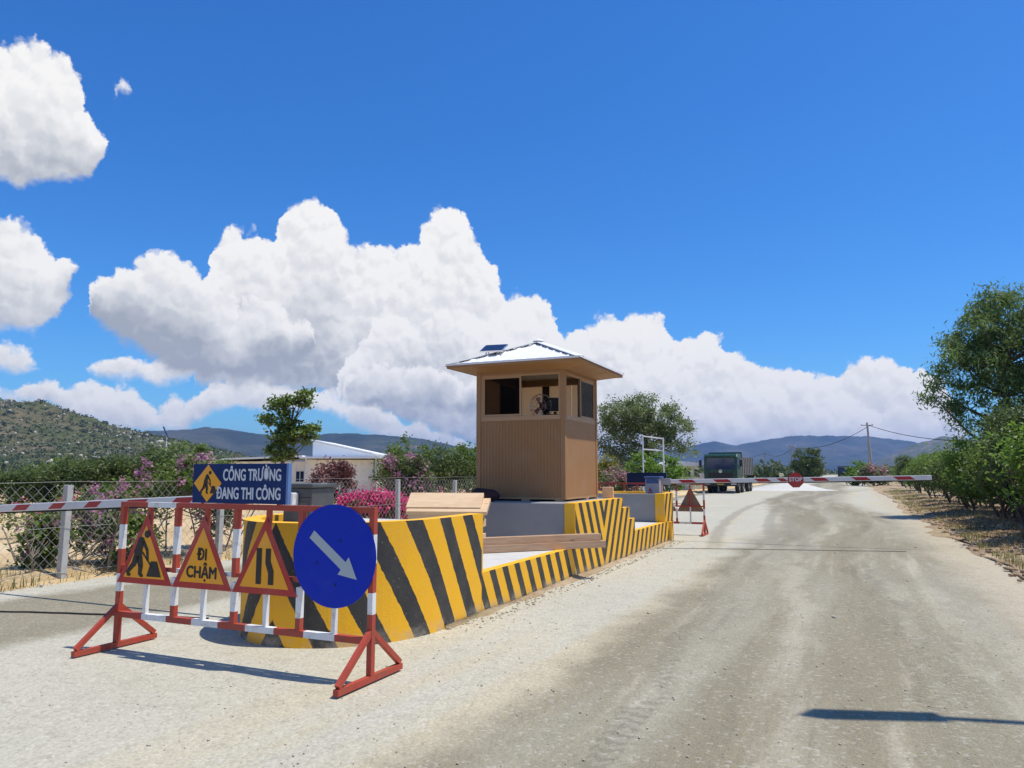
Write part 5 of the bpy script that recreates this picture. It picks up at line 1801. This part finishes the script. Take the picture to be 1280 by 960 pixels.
for lab, x, Y, lobes, sd, fl, zm in BGL:
    make_tree('bougainvillea', lab, 'bougainvillea', gpt(x, Y), lobes, sd, LEAF['fresh'], 'palebark', 62, 34, 0.19, 0.085, 0.6, 0.1, 0.018, max(q[2] for q in lobes), stems=4, nbranch=50, group='bougainvilleas along the wire fence',
              flowers=(FLOW[fl], 42 if sd != 122 else 14, 26, 0.12, 0.055, zm))

# tree belt under the left hill: single trees one can tell apart
belt = [(-14, 36, 2.7), (14, 34, 2.5), (40, 37, 2.5), (62, 34, 2.6), (84, 38, 2.9), (108, 34, 2.6), (130, 37, 2.9), (152, 34, 2.9), (174, 37, 3.0), (198, 35, 3.2), (222, 37, 3.2), (246, 34, 2.9), (270, 36, 2.9), (290, 39, 1.9), (312, 42, 1.7)]
wordn = ['leftmost', 'second', 'third', 'fourth', 'fifth', 'sixth', 'seventh', 'eighth', 'ninth', 'tenth', 'eleventh', 'twelfth', 'thirteenth', 'fourteenth', 'rightmost']
bp = {}
for i, (x, Y, h_) in enumerate(belt):
    lab = f'green tree in the belt below the rocky hill, {wordn[i]} from the left edge'
    k = i % 4
    if k not in bp:
        rgs = np.random.default_rng(130 + k)
        lobes = [(rgs.uniform(-0.9, 0.9), rgs.uniform(-0.6, 0.6), rgs.uniform(0.5, 2.5), rgs.uniform(0.8, 1.2), 1.0, rgs.uniform(0.5, 0.7)) for _ in range(8)]
        o = make_tree('belt_tree', lab, 'tree', gpt(x, Y), lobes, 130 + k, LEAF[['fresh', 'deep', 'fresh', 'deep'][k]], 'bark', 110, 60, 0.42, 0.18, 0.45, 0.1, 0.1, 2.0, nbranch=16, group='trees below the rocky hill')
        bp[k] = o
    else:
        o = copy_tree(bp[k])
        o.location = gpt(x, Y)
        o['label'] = lab
    sc = h_ / 3.0 * random.uniform(0.64, 1.02)
    o.scale = (sc * random.uniform(0.85, 1.25), sc * 1.1, sc)
    o.rotation_euler.z = random.uniform(0, 6.28)

# far scrub on the plain, too many and too small to count
V_, Q_ = [], []
base = 0
rg = np.random.default_rng(200)
C = []
for i in range(1500):
    Y = 130 + 500 * rg.random() ** 1.6
    X = rg.uniform(-0.75, 0.75) * Y
    uu = (Vector((X, Y, 0)) - ORG)
    vv = uu.dot(LDIR)
    if -14 < vv < 9 and Y < 430:
        continue
    if vv > 9 and Y < 150:
        continue
    h_ = rg.uniform(1.5, 4.2)
    n = 26
    p = rg.normal(size=(n, 3)) * np.array([h_ * 0.6, h_ * 0.5, h_ * 0.22]) + np.array([X, Y, h_ * 0.5])
    p[:, 2] = np.clip(p[:, 2], 0.1, None)
    C.append(p)
C = np.concatenate(C)
V, Q = leaf_cloud(HILL_SCRUB, 1.5, rg, 0.8)
tag(np_mesh('hillside_scrub', V, Q, LEAF['far'], hill), kind='stuff')
V, Q = leaf_cloud(C, 1.5, rg, 0.75)
o = np_mesh('scrub', V, Q, LEAF['far'])
tag(o, 'distant green scrub and woodland on the plain before the mountains', 'scrub', kind='stuff')
o['category'] = 'scrub'


# grass and weeds along the edges
def blades(name, pts, hmin, hmax, m, label, seed, parent=None):
    rg_ = np.random.default_rng(seed)
    n = len(pts)
    h_ = rg_.uniform(hmin, hmax, n)
    a = rg_.uniform(0, 6.28, n)
    ln = rg_.uniform(0.1, 0.9, n) * h_
    d = np.stack([np.cos(a), np.sin(a), np.zeros(n)], 1)
    s = np.stack([-np.sin(a), np.cos(a), np.zeros(n)], 1) * (0.004 + 0.012 * h_[:, None])
    b0 = pts - s
    b1 = pts + s
    mid = pts + d * ln[:, None] * 0.35 + np.array([0, 0, 1]) * h_[:, None] * 0.6
    tip = pts + d * ln[:, None] + np.array([0, 0, 1]) * h_[:, None] * 0.95
    V = np.stack([b0, b1, mid + s * 0.7, tip, mid - s * 0.7], 1).reshape(-1, 3)
    me_ = bpy.data.meshes.new(name)
    i = np.arange(n) * 5
    Q = np.concatenate([np.stack([i, i + 1, i + 2, i + 4], 1), ])
    T = np.stack([i + 4, i + 2, i + 3], 1)
    vs = V
    me_.vertices.add(len(vs))
    me_.vertices.foreach_set('co', vs.astype(np.float32).ravel())
    loops = np.concatenate([Q.ravel(), T.ravel()]).astype(np.int32)
    me_.loops.add(len(loops))
    me_.loops.foreach_set('vertex_index', loops)
    me_.polygons.add(2 * n)
    me_.polygons.foreach_set('loop_start', np.concatenate([np.arange(n) * 4, 4 * n + np.arange(n) * 3]).astype(np.int32))
    me_.update(calc_edges=True)
    me_.materials.append(m)
    o_ = bpy.data.objects.new(name, me_)
    COL.objects.link(o_)
    tag(o_, label, 'grass', kind='stuff')
    return o_


def strip_pts(n, u0, u1, v0, v1, seed, zf=None, clump=0.5, power=1.0):
    rg_ = np.random.default_rng(seed)
    u = u0 + (u1 - u0) * rg_.random(n) ** power
    v = rg_.uniform(v0, v1, n)
    keep = fbm(u * 1.3 + 50, v * 2.2 + 50, seed, 3) + 0.25 * rg_.random(n) > clump
    u, v = u[keep], v[keep]
    z = np.full(len(u), 0.02) if zf is None else zf(u, v)
    r_ = np.array(RDIR)[:2]
    l_ = np.array(LDIR)[:2]
    xy = np.array(ORG)[:2] + u[:, None] * r_ + v[:, None] * l_
    return np.concatenate([xy, z[:, None]], 1)


vz = lambda u, v: verge_z(-v, u)[2]
sz = lambda u, v: sand_z(-v, u)[2]
blades('dry_grass', strip_pts(16000, -6, 34, 6.35, 7.1, 301, sz, 0.70), 0.02, 0.09, LEAF['dry'], 'dry yellow grass strip along the foot of the wire fence', 1)
blades('weeds', strip_pts(9000, -4, 30, 6.5, 7.2, 302, sz, 0.68), 0.05, 0.22, LEAF['weed'], 'low green weeds at the foot of the fence posts', 2)
blades('dry_grass', strip_pts(22000, 1, 60, -8.2, -6.3, 303, vz, 0.70, 1.3), 0.03, 0.15, LEAF['dry'], 'dry straw grass on the dirt verge before the shrubs', 3)
blades('weeds', strip_pts(16000, 4, 60, -7.6, -6.2, 304, vz, 0.70, 1.3), 0.04, 0.16, LEAF['weed'], 'green weeds growing on the dirt verge', 4)


# stones, dirt clods and leaf litter
def stones(name, pts, smin, smax, m, label, seed):
    rg_ = np.random.default_rng(seed)
    Vs, Fs = [], []
    F = np.array(ICOF)
    for i, p in enumerate(pts):
        s = smin + (smax - smin) * rg_.random() ** 3
        vv_ = ICOV[:, :] * (1 + 0.5 * (rg_.random((len(ICOV), 1)) - 0.5)) * np.array([rg_.uniform(0.7, 1.4), rg_.uniform(0.7, 1.4), rg_.uniform(0.35, 0.8)]) * s
        Vs.append(vv_ + p + np.array([0, 0, s * 0.2]))
        Fs.append(F + i * len(ICOV))
    o_ = np_mesh(name, np.concatenate(Vs), np.concatenate(Fs), m, nside=3)
    tag(o_, label, 'stones', kind='stuff')
    return o_


M['pebble'] = mat('pebble', (0.44, 0.39, 0.29), 0.9, 0.3, 3)
M['clod'] = mat('dirt_clod', (0.33, 0.22, 0.13), 0.95, 0.3, 3)
rz_ = lambda u, v: np.full(len(u), 0.012)
_i, _f = ICOV, ICOF
ICOV = np.array([(1, 0, 0), (-1, 0, 0), (0, 1, 0), (0, -1, 0), (0, 0, 1), (0, 0, -1)], float)
ICOF = [(0, 2, 4), (2, 1, 4), (1, 3, 4), (3, 0, 4), (2, 0, 5), (1, 2, 5), (3, 1, 5), (0, 3, 5)]
stones('gravel', strip_pts(9000, -8, 9, -5.5, 6.2, 401, rz_, 0.0, 1.5), 0.002, 0.010, M['pebble'], 'small loose grey gravel on the dusty road', 5)
ICOV, ICOF = _i, _f
stones('clods', strip_pts(3200, 0, 34, -9.5, -6.0, 402, vz, 0.45, 1.3), 0.008, 0.075, M['clod'], 'brown dirt clods and stones on the roadside verge', 6)
stones('rubble', strip_pts(260, -4, 26, 6.4, 7.1, 403, sz, 0.5), 0.015, 0.07, M['stone'], 'small stones along the fence edge', 7)
V, Q = leaf_cloud(strip_pts(9000, 1, 40, -10.5, -6.6, 404, vz, 0.4, 1.3) + np.array([0, 0, 0.025]), 0.075, np.random.default_rng(8), 0.5, 0)
o = np_mesh('leaf_litter', V, Q, leaf_mat('dead_leaf', (0.14, 0.07, 0.035), (0.38, 0.23, 0.12), 0.2))
tag(o, 'brown dead leaves littering the ground under the shrubs', 'leaf litter', kind='stuff')

base_line = [(u_, 0.0) for u_ in np.linspace(-1.6, 9.0, 90)]
dv, df = [], []
for i_, (u_, v_) in enumerate(base_line):
    w_ = 0.03 + 0.22 * max(0.0, fbm(np.array([u_ * 1.7]), np.array([0.3]), 61, 4)[0] - 0.25)
    h_ = 0.012 + 0.05 * fbm(np.array([u_ * 2.3]), np.array([4.3]), 62, 3)[0]
    for a_, z_ in ((0.02, h_ + 0.012), (w_ * 0.35, h_ * 0.55 + 0.012), (w_, 0.008)):
        q_ = W(u_, -a_, z_)
        dv.append((q_.x, q_.y, q_.z))
    if i_:
        for k_ in range(2):
            b_ = (i_ - 1) * 3 + k_
            df.append((b_, b_ + 1, b_ + 4, b_ + 3))
dd = np_mesh('dust_drift', np.array(dv) - np.array(ORG), df, M['verge'], smooth=True)
dd.location = ORG
tag(dd, 'tan dust and grit drifted against the foot of the striped wall', 'dust', kind='stuff')
stones('wall_grit', strip_pts(900, -1.6, 9.2, -0.32, -0.03, 405, rz_, 0.3), 0.004, 0.022, M['pebble'], 'small stones gathered along the foot of the striped wall', 9)
stones('loose_stones', strip_pts(46, -6, 10, -5.5, 5.5, 406, rz_, 0.0), 0.008, 0.035, M['stone'], 'few larger loose stones lying on the road', 10)

# ------------------------------------------------------------------ thin dark tubes across the road
def ground_line(name, a, b, r_, label, seed, sag=0.06):
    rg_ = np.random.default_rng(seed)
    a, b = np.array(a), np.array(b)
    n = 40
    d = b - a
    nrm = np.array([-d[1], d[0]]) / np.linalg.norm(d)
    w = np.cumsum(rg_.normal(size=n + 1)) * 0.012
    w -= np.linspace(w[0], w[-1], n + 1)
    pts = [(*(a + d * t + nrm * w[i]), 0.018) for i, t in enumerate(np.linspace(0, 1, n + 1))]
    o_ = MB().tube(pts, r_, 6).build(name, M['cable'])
    tag(o_, label, 'cable', 'dark lines across the lanes')
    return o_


ground_line('ground_line', (-9.6, 9.35), (-3.3, 8.33), 0.013, 'thin dark line across the lane left of the barricade', 3)
ground_line('ground_line', (2.4, 15.98), (7.9, 15.2), 0.005, 'thin dark line across the road under the stop boom', 4)

# ------------------------------------------------------------------ truck
TR = empty('dump_truck', gpt(904, 56), ROADROT - 0.02)
tag(TR, 'dark green dump truck parked facing us beyond the boom', 'truck')
TR.location.x -= 0.2
MB().prism([(0.0, 1.0), (0.0, 1.75), (0.12, 2.75), (0.3, 2.95), (2.0, 3.0), (2.1, 1.0)], 'x', -1.22, 1.22).build('cab', M['truckgreen'], TR, 0.04)
MB().add([(-1.05, -0.016, 1.82), (1.05, -0.016, 1.82), (1.0, 0.09, 2.66), (-1.0, 0.09, 2.66), (-1.05, 0.0, 1.82), (1.05, 0.0, 1.82), (1.0, 0.11, 2.66), (-1.0, 0.11, 2.66)],
         [(0, 1, 2, 3), (7, 6, 5, 4), (0, 4, 5, 1), (1, 5, 6, 2), (2, 6, 7, 3), (3, 7, 4, 0)]).build('windscreen', M['wshield'], TR)
MB().box(-1.15, -0.06, 2.70, 1.15, 0.1, 2.82).build('sun_visor', M['truckgreen'], TR, 0.02)
MB().box(-1.24, -0.14, 0.55, 1.24, 0.35, 0.98).build('bumper', M['black'], TR, 0.03)
MB().box(-0.9, -0.02, 1.16, 0.9, -0.002, 1.55).build('grille', M['black'], TR)
MB().lathe([(0, 0), (0.13, 0), (0.13, 0.02), (0, 0.03)], (0, 0, 0), 14).build('badge', M['chrome'], TR).matrix_local = Matrix.Translation((0, -0.02, 1.66)) @ Matrix.Rotation(math.pi / 2, 4, 'X')
MB().box(-0.25, -0.155, 0.66, 0.25, -0.141, 0.79).build('number_plate', M['plate'], TR)
for sx in (-1, 1):
    MB().box(sx * 0.95 - 0.2, -0.152, 0.68, sx * 0.95 + 0.2, -0.141, 0.84).build('headlight', M['lens'], TR)
    mir = MB().box(sx * 1.48 - 0.1, 0.0, 2.0, sx * 1.48 + 0.1, 0.08, 2.5).build('mirror', M['black'], TR, 0.02)
    MB().bar((sx * 1.22, 0.1, 2.6), (sx * 1.48, 0.05, 2.48), 0.03).build('mirror_arm', M['black'], mir)
    MB().box(sx * 1.222, 0.35, 1.85, sx * 1.232, 1.35, 2.6).build('side_window', M['wshield'], TR)
    MB().box(sx * 1.222, 0.25, 1.1, sx * 1.228, 1.45, 1.8).build('door', M['truckgreen'], TR, 0.005)
MB().box(-1.2, 2.25, 1.35, 1.2, 8.6, 2.75).build('tipper_body', M['truckgrey'], TR, 0.03)
MB().box(-1.25, 2.2, 2.7, 1.25, 2.32, 3.12).build('headboard', M['truckgreen'], TR, 0.02)
for k in range(7):
    for sx in (-1, 1):
        MB().box(sx * 1.24 - 0.04, 2.5 + k * 0.95, 1.36, sx * 1.24 + 0.04, 2.6 + k * 0.95, 2.74).build('body_rib', M['truckgrey'], TR)
MB().box(-0.45, 0.4, 0.7, 0.45, 8.4, 1.0).build('chassis', M['black'], TR)
MB().box(-1.15, 4.4, 0.6, -0.5, 5.6, 1.15).build('fuel_tank', M['chrome'], TR, 0.05)
for y in (1.35, 3.2, 6.3, 7.65):
    for sx in (-1, 1):
        m = MB().lathe([(0.30, -0.14), (0.48, -0.15), (0.52, -0.1), (0.52, 0.1), (0.48, 0.15), (0.30, 0.14)], (0, 0, 0), 20)
        wh = m.build('wheel', M['rubber'], TR, 0, True)
        wh.matrix_local = Matrix.Translation((sx * 1.02, y, 0.53)) @ Matrix.Rotation(math.pi / 2, 4, 'Y')
        r_ = MB().lathe([(0.0, 0.05 * sx), (0.12, 0.1 * sx), (0.2, 0.04 * sx), (0.30, 0.12 * sx)], (0, 0, 0), 14).build('rim', M['truckgrey'], wh)
m = MB()

# far vehicle on the road
FVH = empty('distant_truck', gpt(1056, 128), ROADROT)
tag(FVH, 'tiny dark truck far down the road', 'truck')
MB().prism([(0, 0.5), (0, 1.5), (0.2, 2.4), (1.6, 2.5), (1.6, 0.5)], 'x', -1.1, 1.1).build('cab', M['black'], FVH, 0.03)
MB().box(-1.1, 1.7, 0.9, 1.1, 5.5, 2.6).build('body', M['black'], FVH, 0.03)
for y in (0.8, 4.4):
    for sx in (-1, 1):
        MB().lathe([(0.1, -0.12), (0.45, -0.12), (0.45, 0.12), (0.1, 0.12)], (0, 0, 0), 14).build('wheel', M['rubber'], FVH).matrix_local = Matrix.Translation((sx * 0.95, y, 0.45)) @ Matrix.Rotation(math.pi / 2, 4, 'Y')
MB().box(-0.95, -0.012, 1.5, 0.95, 0.0, 2.2).build('windscreen', M['wshield'], FVH)

# ------------------------------------------------------------------ navy board with pipe frame behind the island
NB = empty('navy_sign', gpt(810, 25.0), ROADROT)
tag(NB, 'navy board with a tall white pipe frame standing behind the island', 'sign')
MB().box(-0.72, -0.03, 1.13, 0.62, 0.0, 1.58).build('board', M['navy'], NB, 0.004)
MB().box(-0.72, 0.002, 1.13, 0.62, 0.03, 1.58).build('board_back', M['boardedge'], NB)
for x in (-0.17, 0.52):
    MB().tube([(x, 0.05, 0.0), (x, 0.05, 2.83 if x < 0 else 2.74)], 0.024, 8).build('pipe_post', M['white'], NB)
MB().tube([(-0.17, 0.05, 2.80), (0.52, 0.05, 2.70)], 0.02, 8).build('pipe_rail', M['white'], NB)
MB().tube([(-0.17, 0.05, 2.36), (0.52, 0.05, 2.30)], 0.02, 8).build('pipe_rail', M['white'], NB)
MB().lathe([(0, 0), (0.04, 0.0), (0.05, 0.04), (0.0, 0.08)], (-0.11, 0.0, 1.92), 10).build('lamp', M['white'], NB)

# ------------------------------------------------------------------ buildings
def facade_window(parent, x0, x1, z0, z1, y):
    f_ = MB().box(x0, y - 0.03, z0, x1, y - 0.001, z1).build('window', M['white'], parent)
    MB().box(x0 + 0.06, y - 0.036, z0 + 0.06, (x0 + x1) / 2 - 0.02, y - 0.031, z1 - 0.06).build('pane', M['wshield'], f_)
    MB().box((x0 + x1) / 2 + 0.02, y - 0.036, z0 + 0.06, x1 - 0.06, y - 0.031, z1 - 0.06).build('pane', M['wshield'], f_)
    return f_


WB = empty('white_building', gpt(385, 46), 0.0)
tag(WB, 'low cream building with white pent roof and pale clerestory gable behind the fence', 'building')
# local x across, y away; the corner stands at x = 0
MB().box(-0.1, 0.0, 0.0, 4.0, 7.0, 2.35).build('wall', M['wallw'], WB)
MB().box(-6.6, 0.6, 0.0, -0.12, 7.0, 2.25).build('wall', M['wallw'], WB)
MB().prism([(-0.4, 2.42), (4.5, 2.42), (4.5, 2.52), (-0.4, 2.52)], 'y', -0.6, 7.2).build('roof', M['roofw'], WB)
MB().prism([(-6.9, 2.28), (-0.42, 2.52), (-0.42, 2.62), (-6.9, 2.38)], 'y', 0.1, 7.2).build('roof', M['roofw'], WB)
MB().prism([(-0.02, 2.525), (3.6, 2.525), (3.6, 2.75), (-0.02, 3.52)], 'y', 1.0, 6.8).build('clerestory', M['bluew'], WB)
MB().prism([(-0.15, 3.56), (3.85, 2.72), (3.85, 2.80), (-0.15, 3.65)], 'y', 0.8, 7.0).build('clerestory_roof', M['roofw'], WB)
MB().tube([(-0.02, -0.45, 0.0), (-0.02, -0.45, 2.42)], 0.05, 8).build('veranda_post', M['white'], WB)
MB().tube([(4.25, -0.45, 0.0), (4.25, -0.45, 2.42)], 0.05, 8).build('veranda_post', M['white'], WB)
facade_window(WB, -0.95, -0.35, 0.95, 1.7, 0.6)
facade_window(WB, -4.2, -3.0, 0.95, 1.7, 0.6)
facade_window(WB, 1.2, 2.4, 0.95, 1.7, 0.0)
SH = empty('white_shed', gpt(452, 52), 0.0)
tag(SH, 'small white-roofed shed right of the cream building', 'shed')
MB().box(-0.5, 0, 0, 3.2, 4, 1.9).build('wall', M['wallw'], SH)
MB().prism([(-0.9, 2.35), (1.3, 2.62), (3.6, 2.35), (3.6, 2.27), (1.3, 2.52), (-0.9, 2.27)], 'y', -0.5, 4.4).build('roof', M['roofw'], SH)
MB().prism([(0.4, 1.75), (3.4, 1.45), (3.4, 1.37), (0.4, 1.67)], 'y', -1.5, -0.05).build('awning', M['roofw'], SH)
for x in (0.5, 3.3):
    MB().tube([(x, -1.4, 0), (x, -1.4, 1.4)], 0.04, 6).build('awning_post', M['white'], SH)
GH = empty('gatehouse', gpt(850, 60), 0.0)
tag(GH, 'small gatehouse with flat white roof left of the truck', 'gatehouse')
for x in (-1.0, 1.0):
    for y in (0.0, 2.4):
        MB().box(x - 0.12, y - 0.12, 0, x + 0.12, y + 0.12, 2.05).build('pillar', M['white'], GH)
MB().box(-0.85, 0.3, 0, 0.85, 2.1, 1.2).build('wall', M['wallw'], GH)
MB().prism([(-1.5, 2.06), (1.5, 2.06), (1.35, 2.35), (-0.6, 2.5), (-1.5, 2.2)], 'y', -0.6, 3.0).build('roof', M['roofw'], GH)
MB().box(-0.6, 0.282, 1.22, 0.6, 0.3, 1.9).build('window', M['wshield'], GH)
LW = empty('boundary_wall', gpt(866, 64), 0.0)
tag(LW, 'low white boundary wall with pillars between gatehouse and truck', 'wall')
MB().box(-3.0, 0, 0, 2.6, 0.15, 1.15).build('wall_panel', M['wallw'], LW)
for x in (-3.0, -1.1, 0.8, 2.6):
    MB().box(x - 0.16, -0.05, 0, x + 0.16, 0.2, 1.5).build('pillar', M['white'], LW)

# grey round-topped slab and white boxes behind the left fence
sl = MB().prism([(-0.33, 0)] + [(0.33 * -math.cos(t), 0.9 + 0.33 * math.sin(t)) for t in np.linspace(0, math.pi, 13)] + [(0.33, 0)], 'y', 0, 0.1).build('round_top_slab', M['postcon'], None, 0.01, loc=gpt(126, 16.2))
tag(sl, 'grey round-topped slab standing behind the wire fence', 'slab')
for i, (x, Y, z0, w_, h_) in enumerate([(169, 24, 1.12, 0.38, 0.10), (124, 34, 1.5, 0.28, 0.12), (240, 38, 1.9, 0.5, 0.14), (272, 40, 1.95, 0.6, 0.16)]):
    t = empty('lamp_box', gpt(x, Y), 0.1)
    tag(t, ['white lamp box on a short pole behind the mauve bougainvillea', 'white lamp box on a pole above the round-topped slab', 'white lamp box behind the blue board left corner', 'white lamp box above the blue board middle'][i], 'garden lamp', 'white garden lamps behind the fence')
    MB().box(-w_ / 2, -0.12, z0, w_ / 2, 0.12, z0 + h_).build('lamp_head', M['white'], t, 0.01)
    MB().tube([(0, 0, 0), (0, 0, z0)], 0.025, 6).build('pole', M['white'], t)

# ------------------------------------------------------------------ poles and wires
def power_pole(x, Y, h_, label, lean=0.0, r_=0.14, arm=True):
    t = empty('power_pole', gpt(x, Y), ROADROT)
    tag(t, label, 'power pole', 'power poles along the road')
    MB().tube([(0, 0, -0.1), (lean * 0.5, 0, h_ / 2), (lean, 0, h_)], [r_, r_ * 0.85, r_ * 0.65], 10).build('pole', M['pole'], t, smooth=True)
    if arm:
        MB().bar((lean - 0.7, 0, h_ - 0.35), (lean + 0.7, 0, h_ - 0.35), 0.09).build('cross_arm', M['pole'], t)
        for k in (-0.6, 0.0, 0.6):
            MB().lathe([(0.0, 0), (0.05, 0.0), (0.06, 0.08), (0.03, 0.16), (0, 0.18)], (lean + k, 0, h_ - 0.3), 8).build('insulator', M['white'], t)
    return t


power_pole(1091, 92, 7.7, 'tall concrete power pole standing by the shrubs right of the road', lean=-0.35, r_=0.17)
power_pole(1087, 104, 6.0, 'shorter grey pole just behind the tall power pole', lean=0.0, arm=False)
power_pole(992, 118, 5.9, 'power pole beside the round dark tree', lean=-0.2)
power_pole(957, 160, 5.6, 'small far power pole left of the round tree', r_=0.13)
tops = [at(1300, 545, 60), at(1087, 532, 92), at(991, 560, 118), at(957, 566, 160), at(900, 572, 230)]
for a, b in zip(tops, tops[1:]):
    a, b = Vector(a), Vector(b)
    pts = [a.lerp(b, t) + Vector((0, 0, -1.0 * 4 * t * (1 - t))) for t in np.linspace(0, 1, 17)]
    o = MB().tube(pts, 0.035, 4, False).build('power_line', M['cable'])
    tag(o, 'sagging power line between the ' + ['roadside edge and tall pole', 'tall pole and the pole by the round tree', 'pole by the round tree and the far pole', 'far pole and the plain'][tops.index(tuple(a)) if tuple(a) in tops else [tuple(q) for q in tops].index(tuple(a))], 'power line', 'power lines')
ll = empty('solar_lamp', gpt(206, 40), 0.0)
tag(ll, 'thin solar lamp pole rising above the bougainvillea', 'street lamp')
MB().tube([(0, 0, 0), (0, 0, 3.55)], 0.035, 8).build('pole', M['white'], ll)
o = MB().box(-0.06, -0.3, -0.015, 0.06, 0.3, 0.015).build('panel', M['cell'], ll)
o.matrix_local = Matrix.Translation((-0.08, 0, 3.75)) @ Matrix.Rotation(math.radians(65), 4, 'Y') @ Matrix.Rotation(math.pi / 2, 4, 'Z')
MB().bar((0, 0, 3.5), (-0.1, 0, 3.8), 0.03).build('lamp_arm', M['white'], ll)
# added street lamp, unseen right of the frame, put in for the foreground shadow
SL = empty('added_street_lamp', (7.15, 4.42, 0.0), 0.0)
tag(SL, 'added unseen street lamp whose arm shadows the foreground road', 'street lamp')
MB().tube([(0, 0, -0.1), (0, 0, 6.0)], [0.09, 0.06], 10).build('pole', M['pole'], SL)
MB().tube([(0, 0, 5.9), (-1.0, 0.2, 6.3), (-2.0, 0.42, 6.4)], [0.05, 0.045, 0.04], 8).build('arm', M['pole'], SL)
MB().prism([(-2.9, 0.48), (-2.75, 0.40), (-2.0, 0.34), (-2.0, 0.54), (-2.75, 0.62)], 'z', 6.36, 6.46).build('lamp_head', M['cabgrey'], SL)

# pale sand heap beside the far road bend
sh = grid_obj('sand_heap', np.linspace(-5, 5, 30), np.linspace(-3, 3, 20), lambda x, y: (x, y, np.clip(0.75 * np.exp(-(x / 2.6) ** 2 - (y / 1.4) ** 2) * (0.7 + 0.6 * fbm(x + 9, y + 9, 4)) - 0.04, -0.05, None)), M['concrete'], loc=gpt(985, 66))
tag(sh, 'pale sand heap by the road behind the stop sign', 'sand heap')

# ------------------------------------------------------------------ haze: the air of the whole place
hz = bpy.data.materials.new('haze_air')
hz.use_nodes = True
nt = NT(hz.node_tree)
hz.node_tree.nodes.remove(hz.node_tree.nodes['Principled BSDF'])
pv = nt.n('ShaderNodeVolumePrincipled')
pv.inputs['Color'].default_value = (0.28, 0.50, 1.0, 1)
pv.inputs['Density'].default_value = 0.00014
pv.inputs['Anisotropy'].default_value = 0.2
nt.put(hz.node_tree.nodes['Material Output'].inputs['Volume'], pv.outputs[0])
o = MB().box(-9200, -9200, -6.5, 9200, 9200, 262).build('haze', hz)
tag(o, 'pale blue haze between here and the mountains', 'haze', kind='stuff')
